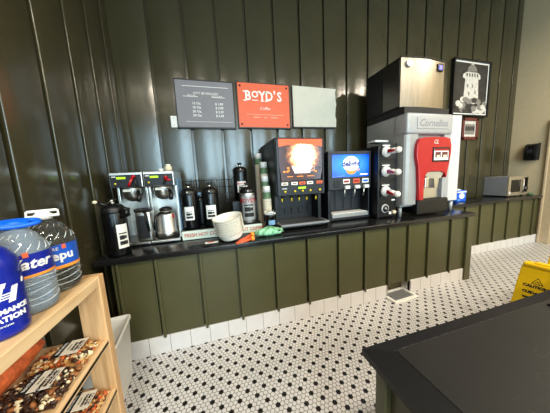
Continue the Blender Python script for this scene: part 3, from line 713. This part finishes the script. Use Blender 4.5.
# ------------------------------------------------------------------ airpots and rack
t = thing('airpot_rack', (.05, .45, .84), 'black stepped airpot rack with pale green FRESH HOT COFFEE strip', 'rack')
MB().box(-.325, .425, .26, .66, .842, .93, 'black', .006).build('lower_step', t)
MB().box(.16, .425, .47, .66, .93, 1.14, 'black', .006).build('upper_step', t)
sg = MB().box(-.318, .42, .247, .258, .845, .925, 'sign_mint', .003); sg = sg.build('front_sign', t, label='pale green sign strip with rust red lettering')
for x in (-.30, .075): MB().text('FRESH HOT COFFEE', .046, 'rust_text', FRONT(x, .246, .884), align='LEFT', xs=.86, bold=.0012).build('lettering', sg)
wr = MB(); y = .60
for k in range(22): x = -.31+k*.0257; wr.rod((x, y, .93), (x, y, 1.375), .0028, 'black', seg=6)
for z in (.95, 1.02, 1.09, 1.16, 1.23, 1.30, 1.375): wr.rod((-.315, y, z), (.235, y, z), .004, 'black', seg=6)
for x in (-.31, -.05, .23):
    wr.rod((x, y-.12, 1.15), (x, y, 1.15), .004, 'black', seg=6)
for z in (1.15,): wr.rod((-.31, y-.12, z), (.23, y-.12, z), .004, 'black', seg=6)
wr.build('wire_back', t, label='black wire grid back')
def airpot(c, r, h, body, label, lab=True, top='black', spout=True):
    t = thing('airpot', c, label, 'airpot')
    x, y, z = c
    MB().lathe([(r*.96, .001), (r, .012), (r, h*.86), (r*.97, h*.9)], (x, y, z), body, 32).build('body', t)
    MB().lathe([(r*1.02, 0), (r*1.03, h*.02), (r*.98, h*.09), (r*.74, h*.15), (r*.5, h*.17)], (x, y, z+h*.88), top, 32).build('lid', t)
    MB().rod((x, y, z+h*1.04), (x, y, z+h*1.11), r*.16, 'steel').lathe([(r*.2, 0), (r*.34, .008), (r*.3, .02)], (x, y, z+h*1.11), top, 20).build('pump', t)
    if spout: MB().tube([(x, y-r*.75, z+h*.97), (x-.005, y-r*1.15, z+h*.97), (x-.006, y-r*1.3, z+h*.93)], r*.12, 'steel').build('spout', t)
    return t
def wraplabel(mb, c, r, a0, a1, z0, z1, k, n=12):
    """a sheet bent round a cylinder between two angles measured from -Y towards +X"""
    P = lambda a, rr, z: (c[0]+rr*math.sin(a), c[1]-rr*math.cos(a), z)
    vs = []; 
    for i in range(n+1):
        a = a0+(a1-a0)*i/n; vs += [P(a, r, z0), P(a, r, z1)]
    mb.add(vs, [(2*i, 2*i+2, 2*i+3, 2*i+1) for i in range(n)], k, True); return mb
def cyl_text(mb, txt, size, k, c, r, a, z, **kw):
    f = lambda x, y, d: (c[0]+(r+d)*math.sin(a+x/r), c[1]-(r+d)*math.cos(a+x/r), z+y)
    return mb.text(txt, size, k, None, wrap=f, **kw)
def print_label(t, c, r, a, z0, z1, w, title=None, tk='rust_text', bg='white'):
    mb = wraplabel(MB(), c, r+.0015, a-w/2/r, a+w/2/r, z0, z1, bg)
    zt = z1-(z1-z0)*.2; h = z1-z0
    rr = r+.003
    if title: cyl_text(mb, title, h*.24, tk, c, rr, a, zt, bold=.001)
    random.seed(int(abs(c[0])*1000))
    for j, (fz, fh, fw) in enumerate(((.62, .05, .7), (.45, .18, .42), (.22, .16, .7), (.45, .12, .2))):
        off = .2 if j == 3 else (-.12 if j == 1 else 0)
        wraplabel(mb, c, rr, a+(off-fw/2)*w/r, a+(off+fw/2)*w/r, z0+h*fz-h*fh/2, z0+h*fz+h*fh/2, 'black_print')
    return mb.build('label', t, label='white printed label')
c = (-.24, .37, .931); p = airpot(c, .075, .36, 'black_gloss', 'left black airpot with white label in the coffee rack'); print_label(p, c, .075, -.05, 1.015, 1.14, .082)
c = (-.05, .37, .931); p = airpot(c, .075, .36, 'black_gloss', 'right one of the two labelled black airpots on the lower step'); print_label(p, c, .075, -.02, 1.01, 1.14, .092)
c = (-.15, .52, .931); p = airpot(c, .055, .27, 'black', 'plain black airpot with blue-tipped pump behind the two labelled ones'); MB().ball((c[0]-.005, c[1]-.06, 1.245), (.022, .012, .014), 'film_blue').build('pump_tag', p, label='pale blue tag')
c = (.305, .35, .931); p = airpot(c, .075, .34, 'steel_dull', "silver airpot with BOYD'S lettering and black pump lid"); print_label(p, c, .075, .0, .965, 1.205, .135, "BOYD'S", 'red', 'silver_plastic')
c = (.275, .57, 1.141); p = airpot(c, .075, .345, 'black_gloss', "black airpot on the upper step behind the silver BOYD'S airpot"); print_label(p, c, .075, .02, 1.23, 1.345, .095, "BOYD'S", 'red')
c = (-.745, .085, .84); p = airpot(c, .078, .37, 'black_gloss', 'large black airpot at the far left end of the counter by the wall', spout=False); print_label(p, c, .078, .85, .90, 1.08, .075)
MB().tube([(-.745, .06, 1.20), (-.78, .03, 1.235), (-.81, .02, 1.25)], .012, 'black').ball((-.822, .015, 1.255), (.016, .014, .013), 'cream').tube([(-.76, .03, 1.235), (-.73, .02, 1.255), (-.715, .02, 1.262)], .006, 'steel').build('spout', p, label='bent black spout with cream tip')
MB().tube([(-.69, .04, 1.17), (-.655, .02, 1.20), (-.625, .02, 1.19), (-.63, .03, 1.15), (-.67, .03, 1.13)], .014, 'black').build('carry_handle', p)

# ------------------------------------------------------------------ paper cups
def cup_proto():
    t = thing('paper_cup', (0, 0, 0), '', 'cup', 'nested paper cups')
    MB().lathe([(.0445, 0), (.046, .004), (.0445, .008), (.043, .035)], (0, 0, 0), 'cup_beige', 20, cap=False).build('body', t)
    return t
def top_cup(c, label):
    t = thing('paper_cup', c, label, 'cup', 'topmost paper cups')
    x, y, z = c
    MB().lathe([(.0445, 0), (.046, .004), (.0445, .008), (.043, .035)], c, 'cup_beige', 24, cap=False).build('body', t)
    MB().lathe([(.0435, .030), (.039, .105)], c, 'green_print', 24, cap=False).build('printed_band', t, label='green printed band')
    MB().lathe([(.0398, .095), (.0385, .152), (.035, .157), (.032, .152)], c, 'white', 24).build('base_rim', t, label='white base')
proto = None
for (x, y, zt, where) in ((.518, .73, 1.655, 'rearmost, tallest cup stack'), (.528, .522, 1.54, 'second cup stack from the back'), (.513, .432, 1.39, 'third cup stack from the back'), (.503, .338, 1.285, 'frontmost, lowest cup stack')):
    top = zt-.156; n = int((top-.842)/.026); dz = (top-.842)/n
    for k in range(n):
        if proto is None: proto = cup_proto(); r = proto
        else: r = copy_tree(proto)
        r.location = (x, y, .842+dz*k)
        r['label'] = 'paper cup nested below the topmost one in the '+where
        r['group'] = 'cups nested in the '+where
    top_cup((x, y, top), 'topmost upside-down green and white paper cup of the '+where)

# ------------------------------------------------------------------ loose things on the counter
ax = Matrix.Translation((.112, .095, .846)) @ Matrix.Rotation(math.radians(-9), 4, 'Y') @ Matrix.Rotation(math.radians(7), 4, 'X')
random.seed(2)
for k in range(7):
    nseg = 64; rings = []
    def ring(r, z, fl): return [((r+fl*math.cos(i*PI))*math.cos(2*PI*i/nseg), (r+fl*math.cos(i*PI))*math.sin(2*PI*i/nseg), z) for i in range(nseg)]
    zb = .004+.021*k
    h = .066
    prof = [ring(.086, zb, .0), ring(.095, zb+.012, .0008), ring(.104, zb+h*.6, .001), ring(.110, zb+h*.86, .0012), ring(.126, zb+h, .002), ring(.122, zb+h+.001, .002), ring(.101, zb+h*.6, .001), ring(.092, zb+.014, .0008), ring(.084, zb+.004, 0)]
    o = MB().loft(prof, 'paper', False, T=Matrix.Translation((.0, 0, 0)) @ ax @ Matrix.Translation((.0, 0, .018))).build('coffee_filter', label='white fluted paper coffee filter nested mid-stack in the tilted pile on the counter' if 0 < k < 6 else ('topmost white paper coffee filter of the tilted pile, its open mouth facing up' if k == 6 else 'bottom white paper coffee filter of the tilted pile'), cat='coffee filter', group='stacked coffee filters')
t = thing('clip', (.16, -.0, .84), 'bright orange plastic clip with two ringed ends in front of the coffee filters', 'clip')
T = Matrix.Translation((.215, .0, .841)) @ Matrix.Rotation(.35, 4, 'Z')
MB().tube([(-.10, -.025, .008), (-.02, -.03, .012), (.045, -.025, .02)], .018, 'orange', T=T, flat=.6).tube([(-.06, 0, .01), (.02, .02, .02), (.07, .03, .035)], .02, 'orange', T=T, flat=.6).build('arms', t)
MB().rod((.035, -.035, .022), (.06, -.04, .022), .02, 'orange_stripe', T=T).rod((.065, .02, .04), (.09, .015, .043), .022, 'orange_stripe', T=T).build('ringed_ends', t, label='yellow-orange ringed ends')
crumple('cloth', (.445, .08, .84), (.125, .055), .095, 'mint', 'crumpled mint green cloth on the counter in front of the black cup', 'cloth', 40, seed=9)
t = thing('sachet', (-.06, .08, .84), 'small flat pinkish sachet lying on the counter left of the coffee filters', 'sachet')
MB().box(-.12, -.01, .06, .10, .841, .848, 'paper', .003).build('packet', t); MB().box(-.10, -.05, .066, .094, .848, .849, 'orange').build('printed_patch', t)
t = thing('cup_holder', (.495, .215, .84), 'black round holder with crumpled clear lids by the lowest cup stack', 'holder')
MB().lathe([(.056, .001), (.06, .02), (.062, .16), (.066, .175), (.06, .175), (.054, .02)], (.495, .215, .84), 'black_gloss', 28).build('body', t)
MB().tube([(.495+.05*math.cos(a), .215+.05*math.sin(a), 1.03+.012*math.sin(3*a)) for a in [k*.5 for k in range(13)]], .008, 'white').tube([(.46, .19, 1.015), (.49, .18, 1.05), (.53, .195, 1.04), (.52, .23, 1.03)], .013, 'clear_thin').build('crumpled_lids', t, label='crumpled white and clear plastic lids')
crumple('pale_wrap', (.5, .215, 1.0), (.04, .04), .045, 'white', 'x', 'wrap', 26, 3)
o = bpy.data.objects['pale_wrap']; del o['label'], o['category']; o.name = 'lid_film'; o.parent = t; o.matrix_parent_inverse = Matrix.Translation(t.location).inverted()
wraplabel(MB(), (.495, .215), .0625, -.5, .6, .92, .965, 'film_blue').build('printed_band', t, label='pale blue band')
# ------------------------------------------------------------------ wooden rack at the left
t = thing('wooden_rack', (-.69, -1.2, 0), 'pale pine display rack with three shelves against the left wall', 'shelf rack')
yA, yB = -1.64, -.705
MB().box(-.885, -.50, yA+.04, yB-.04, .95, .99, 'wood_y', .003).build('top_shelf', t)
MB().box(-.885, -.50, yA+.04, yB-.04, .684, .70, 'wood_y', .002).box(-.514, -.50, yA+.04, yB-.04, .678, .706, 'wood_y', .002).build('middle_shelf', t)
MB().box(-.885, -.50, yA+.04, yB-.04, .444, .46, 'wood_y', .002).box(-.514, -.50, yA+.04, yB-.04, .438, .466, 'wood_y', .002).build('lower_shelf', t)
for y in (yA, yB-.04):
    MB().box(-.585, -.498, y, y+.04, .0, .992, 'wood_z', .003).build('post', t)
    MB().box(-.887, -.80, y, y+.04, .0, .992, 'wood_z', .003).build('post', t)
    r = MB()
    for z0, z1 in ((.945, .992), (.665, .70), (.425, .46)): r.box(-.80, -.585, y, y+.04, z0, z1, 'wood_y', .002)
    r.build_each('end_rail', t)

AC = .55
def handle(t, c, ang, tilt, k, blue):
    T = Matrix.Translation(c) @ Matrix.Rotation(ang, 4, 'Z') @ Matrix.Rotation(tilt, 4, 'X')
    h = MB()
    if blue:
        n = 32; out = [(.05*math.cos(2*PI*i/n), .021*math.sin(2*PI*i/n)) for i in range(n)]
        h.tube([(x, y, .004) for x, y in out]+[(out[0][0], out[0][1], .004)], .007, k, T=T); h.box(-.03, .03, -.02, .02, -.004, .012, k, .006, 3, T=T)
    else:
        for a in ((-.042, .042, -.023, -.017), (-.038, .038, .017, .023), (-.042, -.036, -.017, .017), (.036, .042, -.017, .017), (-.018, .018, -.017, .017)): h.box(a[0], a[1], a[2], a[3], -.004, .006, k, .003, T=T)
    return h.build('carry_handle', t)
def jug(c, r, h, k, label, cap):
    t = thing('water_jug', c, label, 'water jug'); x, y, z = c; prof = [(r*.80, .001), (r*.93, .006), (r, .02)]
    for j in range(5):
        b = .03+j*.018*h/.27; prof += [(r, b), (r*.955, b+.007), (r, b+.014)]
    prof += [(r*.975, h*.38), (r*.985, h*.44), (r*.985, h*.66), (r, h*.68), (r*.94, h*.74), (r*.78, h*.83), (r*.56, h*.91), (r*.38, h*.955), (r*.30, h*.97), (r*.28, h*.985)]
    b = MB().lathe(prof, c, k, 40)
    # embossed shoulder ribs and foot hoops, coloured whitish as streaks of reflected light
    for i in range(16):
        a0 = 2*PI*i/16; pts = []
        for j in range(7):
            f = j/6; zz = h*(.72+.19*f); rr_ = r*(.96-.42*f**1.15)*1.005; a = a0+.75*f; pts.append((x+rr_*math.cos(a), y+rr_*math.sin(a), z+zz))
        b.tube(pts, .0016, 'highlight_rib', 5)
    for j in range(5):
        zz = .037+j*.018*h/.27; b.tube([(x+r*.985*math.cos(q*.2618+.3), y+r*.985*math.sin(q*.2618+.3), z+zz+.006*math.sin(q*.5236+j)) for q in range(25)], .0013, 'highlight_rib', 5)
    b.build('bottle', t)
    MB().lathe([(r*.32, 0), (r*.32, .016), (r*.29, .02)], (x, y, z+h*.975), cap, 24).build('cap', t)
    return t
# far jug, white handle
c = (-.604, -.800, .991); j = jug(c, .074, .272, 'clear', 'clear water jug with white handle and bright blue label beside the rack post', 'white')
handle(j, (c[0], c[1], c[2]+.285), AC, .42, 'white', False)
r = .0742; l = wraplabel(MB(), c, r, -2.4, 3.2, 1.08, 1.166, 'blue_label', 48); wraplabel(l, c, r+.0006, -2.4, 3.2, 1.08, 1.091, 'orange_stripe', 48)
cyl_text(l, 'nepu', .044, 'white', c, r+.001, AC+.28, 1.126, bold=.0012); cyl_text(l, 'PURE', .016, 'white', c, r+.001, AC+.05, 1.152)
wraplabel(l, c, r+.001, AC-.30, AC-.12, 1.135, 1.153, 'white'); wraplabel(l, c, r+.0012, AC+.42, AC+.58, 1.15, 1.165, 'orange'); wraplabel(l, c, r+.0008, AC-.32, AC-.16, 1.128, 1.138, 'mint'); wraplabel(l, c, r+.001, AC-.22, AC-.08, 1.095, 1.107, 'yellow')
l.build('label', j, label='blue label with orange stripe')
# near jug, blue handle
c = (-.585, -.943, .991); j = jug(c, .066, .268, 'clear_blue', 'clear bluish water jug with bright blue handle and dark blue label', 'blue')
handle(j, (c[0], c[1], c[2]+.27), AC, .35, 'blue', True)
r = .0662; l = wraplabel(MB(), c, r, -2.4, 3.2, 1.115, 1.178, 'navy', 48); wraplabel(l, c, r+.0006, -2.4, 3.2, 1.108, 1.116, 'orange_stripe', 48)
cyl_text(l, 'Water', .043, 'white', c, r+.001, AC+.15, 1.148, bold=.001, shear=.25); wraplabel(l, c, r+.001, AC+.1, AC+.28, 1.17, 1.184, 'orange'); wraplabel(l, c, r+.001, AC-.62, AC-.35, 1.12, 1.13, 'mint')
l.build('label', j, label='dark blue label with orange stripe')
c = (-.80, -.83, .991); j = jug(c, .07, .27, 'clear', 'water jug with white handle at the left edge, behind the blue-handled jug', 'white'); handle(j, (c[0], c[1], c[2]+.285), AC, .25, 'white', False)
# blue sports drink bottle
c = (-.566, -1.064, .991); t = thing('drink_bottle', c, 'deep blue drink bottle with white lettering, nearest on the rack top', 'drink bottle')
MB().lathe([(.044, .001), (.05, .008), (.052, .02), (.050, .03), (.052, .045), (.052, .15), (.049, .165), (.052, .18), (.050, .20), (.035, .225), (.02, .238), (.018, .25)], c, 'navy', 40).build('bottle', t)
MB().lathe([(.022, 0), (.022, .022), (.02, .025)], (c[0], c[1], c[2]+.245), 'white', 24).build('cap', t)
r = .0525; l = wraplabel(MB(), c, r, -2.2, 3., 1.035, 1.15, 'navy', 48)
cyl_text(l, 'FIT', .066, 'white', c, r+.0008, AC+.18, 1.108, bold=.003, shear=.3, xs=1.0)
cyl_text(l, 'PERFORMANCE', .0165, 'white', c, r+.0008, AC+.12, 1.066, bold=.0008); cyl_text(l, 'HYDRATION', .0185, 'white', c, r+.0008, AC+.05, 1.046, bold=.0008)
cyl_text(l, 'electrolytes', .007, 'white', c, r+.0008, AC+.2, 1.03); cyl_text(l, '5+', .02, 'lcd', c, r+.0008, AC-.18, 1.148, bold=.001)
for k in range(3): wraplabel(l, c, r+.0009, AC+.12, AC+.6, 1.095+.006*k, 1.098+.006*k, 'white')
l.build('label', t, label='white italic lettering')

# ------------------------------------------------------------------ snack bags
def snack(c, lx, ly, h, pal, label, lines, seed):
    t = thing('snack_bag', c, label, 'snack bag'); x, y, z = c; random.seed(seed)
    mx = MB(); bmn = bmesh.new(); bmesh.ops.create_icosphere(bmn, subdivisions=1, radius=1)
    bv = [v.co.copy() for v in bmn.verts]; bf = [[v.index for v in f.verts] for f in bmn.faces]; bmn.free()
    for k in range(int(lx*ly*15000)):
        px = (random.random()-.5)*(lx-.012); py = (random.random()-.5)*(ly-.012)
        hh = h*(1-.5*(abs(px)/(lx/2))**3-.4*(abs(py)/(ly/2))**3); pz = .004+max(.003, hh-.008)*(.35+.65*random.random())
        s = .0045+.004*random.random(); R = Matrix.Rotation(random.random()*6, 4, (random.random()+.1, random.random(), random.random())); T = Matrix.Translation((x+px, y+py, z+pz)) @ R
        mx.add([(v.x*s*1.5, v.y*s, v.z*s*.8) for v in bv], bf, random.choice(pal), True, T)
    mx.box(x-lx/2+.008, x+lx/2-.008, y-ly/2+.008, y+ly/2-.008, z+.001, z+.010, pal[0], .003)
    mx.build('nut_mix', t, kind='stuff')
    rings = []
    for s, zz in ((1, .001), (1.0, h*.3), (.96, h*.75), (.8, h*1.08)):
        rings.append([(x+sx*lx/2*s, y+sy*ly/2*s, z+zz) for sx, sy in ((-1, -1), (0, -1), (1, -1), (1, 0), (1, 1), (0, 1), (-1, 1), (-1, 0))])
    l = MB(); zt = z+h*1.1; x += .028; y += .008
    l.box(x-.028, x+.028, y-.040, y+.040, zt, zt+.001, 'paper'); l.box(x-.052, x-.028, y-.047, y+.047, zt, zt+.001, 'black_print')
    U = lambda dx, dy: Matrix(((0, -1, 0, x+dx), (1, 0, 0, y+dy), (0, 0, 1, zt+.0012), (0, 0, 0, 1)))
    l.text('NATURAL', .014, 'white', U(-.040, 0)); l.text(lines[0], .0115, 'black_print', U(.000, 0), bold=.0006); l.text(lines[1], .0115, 'black_print', U(.0125, 0), bold=.0006); l.text('NET WT 10 OZ', .007, 'black_print', U(.0225, 0)); l.text('snacks', .011, 'green_print', U(-.016, 0))
    l.build('label', t, label='white label with black band')
    return t
dark = ['nut_dark', 'nut_dark', 'nut_dark', 'nut_dark', 'nut_cream', 'nut_brown']; warm = ['nut_tan', 'nut_cream', 'nut_tan', 'nut_brown', 'nut_red', 'nut_dark']
snack((-.612, -.812, .701), .19, .118, .038, warm, 'bag of pale nut and dried fruit mix on the middle shelf, beside the rack post', ('SAVORY', 'TRAIL MIX'), 1)
snack((-.612, -.957, .701), .19, .155, .038, dark, 'bag of dark chocolate nut mix on the middle shelf, second from the rack post', ('CHERRY DELITE', 'SNACK MIX'), 2)
snack((-.612, -1.125, .701), .19, .155, .038, ['nut_dark', 'nut_dark', 'nut_brown', 'nut_cream'], 'bag of very dark nut mix on the middle shelf at the lower left frame corner', ('CHOCOLATE', 'SNACK MIX'), 3)
snack((-.612, -.815, .461), .19, .118, .036, ['nut_brown', 'nut_dark', 'nut_tan', 'nut_red'], 'bag of brown nut mix on the lower shelf of the rack', ('ORIGINAL', 'NUT MIX'), 4)
def orange_bag(y0, y1, label):
    t = thing('snack_bag', (-.78, (y0+y1)/2, .70), label, 'snack bag'); rings = []
    for k in range(9):
        f = k/8; y = y0+(y1-y0)*f; s = .25+.75*math.sin(PI*min(max(f, .06), .94))**.5
        rings.append([(-.765+.082*math.cos(2*PI*i/18)*(.6+.4*s), y, .762+.058*math.sin(2*PI*i/18)*s) for i in range(18)])
    MB().loft(rings, 'bag_orange').build('bag', t)
    MB().box(-.82, -.71, y0-.012, y0+.012, .748, .756, 'clear_thin', .002).box(-.82, -.71, y1-.012, y1+.012, .748, .756, 'clear_thin', .002).build_each('sealed_end', t)
orange_bag(-1.08, -.765, 'bag of orange-red snacks behind the nut mixes on the middle shelf')

# ------------------------------------------------------------------ white bin
t = thing('waste_bin', (-.74, -.29, 0), 'white plastic waste bin between the wooden rack and the green counter', 'waste bin')
T = Matrix.Translation((-.745, -.285, 0)) @ Matrix.Rotation(.10, 4, 'Z')
def rr(w, d, z, r=.03, n=6):
    o = []
    for cx, cy, a0 in ((w-r, d-r, 0), (-w+r, d-r, PI/2), (-w+r, -d+r, PI), (w-r, -d+r, 1.5*PI)):
        for k in range(n+1): a = a0+PI/2*k/n; o.append((cx+r*math.cos(a), cy+r*math.sin(a), z))
    return o
MB().loft([rr(.07, .14, .002), rr(.076, .145, .02), rr(.098, .168, .42), rr(.106, .176, .425), rr(.106, .176, .445), rr(.097, .167, .446), rr(.092, .162, .42), rr(.07, .14, .02)], 'bin_white', T=T).build('bin_body', t)

# ------------------------------------------------------------------ caution signs
def caution(x, y, ang, label):
    t = thing('floor_sign', (x, y, 0), label, 'floor sign'); T = Matrix.Translation((x, y, 0)) @ Matrix.Rotation(ang, 4, 'Z')
    for s in (-1, 1):
        # outline in local width (y) and height, leaning from the foot to the top
        Tl = T @ Matrix.Translation((s*.17, 0, 0)) @ Matrix.Rotation(-s*.26, 4, 'Y')
        p = MB().prism([(-.15, .002), (-.09, .002), (-.08, .05), (.08, .05), (.09, .002), (.15, .002), (.125, .565), (.113, .58), (-.113, .58), (-.125, .565)], -.008, .008, 'yellow', 'x', T=Tl)
        o = p.build('panel', t); mo = o.modifiers.new('bevel', 'BEVEL'); mo.width = .005; mo.segments = 2
        l = MB(); F = Tl @ Matrix(((0, 0, s, s*.0085), (s, 0, 0, 0), (0, 1, 0, 0), (0, 0, 0, 1))); G = F @ Matrix.Translation((-.022, .085, 0)) @ Matrix.Diagonal((.72, .74, 1, 1))
        P = lambda q, k, e: l.prism([(a, b) for a, b in q], 0, e, k, 'z', T=G)
        P([(-.045, .49), (.045, .49), (0, .56)], 'black_print', .0006); P([(-.034, .496), (.034, .496), (0, .549)], 'yellow', .0009)
        P([(-.009, .511), (0, .528), (.015, .508), (.022, .499), (.011, .501), (0, .515), (-.015, .5), (-.022, .5)], 'black_print', .0012)
        l.build('warning_triangle', o, label='black warning triangle')
        for tx, sz, zz in (('CAUTION', .029, .425), ('CUIDADO', .027, .375), ('WET FLOOR', .02, .33)): MB().text(tx, sz, 'black_print', F @ Matrix.Translation((-.028, zz, 0)), bold=.002).build('lettering', o)
    MB().box(-.04, .04, -.118, .118, .553, .585, 'yellow', .012, 3, T=T).box(-.024, .024, -.06, .06, .582, .596, 'yellow', .006, T=T).build('hinge_top', t)
    return t
caution(2.42, -.835, .12, 'yellow CAUTION CUIDADO floor sign, the nearer one, standing behind the near slate counter')
caution(3.02, -.755, .15, 'second yellow floor sign at the right frame edge, farther back behind the caution sign')
tag(MB().tube([(1.16, -1.325, .838), (1.175, -1.34, .85), (1.185, -1.36, .856), (1.18, -1.39, .85), (1.2, -1.42, .847), (1.24, -1.40, .85), (1.27, -1.36, .852), (1.32, -1.35, .848), (1.5, -1.37, .847), (1.8, -1.5, .847)], .006, 'black_gloss').build('cable'), 'short black cable curled on the near slate worktop at the right frame edge', 'cable')

# ------------------------------------------------------------------ light
def area(name, loc, rot, sx, sy, power, col):
    l = bpy.data.lights.new(name, 'AREA'); l.shape = 'RECTANGLE'; l.size = sx; l.size_y = sy; l.energy = power; l.color = col
    o = bpy.data.objects.new(name, l); o.location = loc; o.rotation_euler = rot; COL.objects.link(o); return o
for i, (a, b) in enumerate(((xs[1], xs[2]), (xs[3], xs[4]), (xs[5], xs[6]))):
    area('window_daylight', ((a+b)/2, YF-.02, 1.9), (PI/2, 0, 0), b-a-.1, 2.7, WIN*(b-a-.1)/1.7, (.58, .85, 1.))
for x, y, z in ((-.3, -2.6, 3.7), (1.55, -2.6, 3.7), (3.15, -2.6, 3.7), (4.75, -2.6, 4.1), (4.7, -1.5, 3.8), (.0, -4.5, 3.7), (1.6, -4.5, 3.7), (3.3, -4.5, 3.7)):  # unseen warm lamps placed to suit reflections; one added to brighten right wall
    area('unseen_warm_lamp', (x, y, z), (0, 0, 0), .4, .4, LAMP, (1., .88, .70))
wd = bpy.data.worlds.new('World'); S.world = wd; wd.use_nodes = True
bg = wd.node_tree.nodes['Background']; bg.inputs[0].default_value = (.75, .88, 1, 1); bg.inputs[1].default_value = .6

# ------------------------------------------------------------------ camera
cam = bpy.data.cameras.new('Camera'); co = bpy.data.objects.new('Camera', cam); COL.objects.link(co)
cam.sensor_width = 36; cam.lens = 209.68/550*36; cam.clip_start = .02
Rw = Matrix(((0.95985942, -0.27612869, -0.04922241), (-0.08382864, -0.1149537, -0.98982746), (0.26766146, 0.95422146, -0.13348688)))
mw = Matrix.Identity(4)
for i in range(3):
    mw[i][0] = Rw[0][i]; mw[i][1] = -Rw[1][i]; mw[i][2] = -Rw[2][i]
mw[0][3], mw[1][3], mw[2][3] = 0, -1.74907, 1.36118
co.matrix_world = mw
S.camera = co
vs = S.view_settings; vs.view_transform = 'Standard'; vs.look = 'None'; vs.gamma = 1; vs.use_curve_mapping = False; vs.exposure = EXPO
S.cycles.max_bounces = 8; S.cycles.transmission_bounces = 8; S.cycles.caustics_refractive = False; S.cycles.caustics_reflective = False
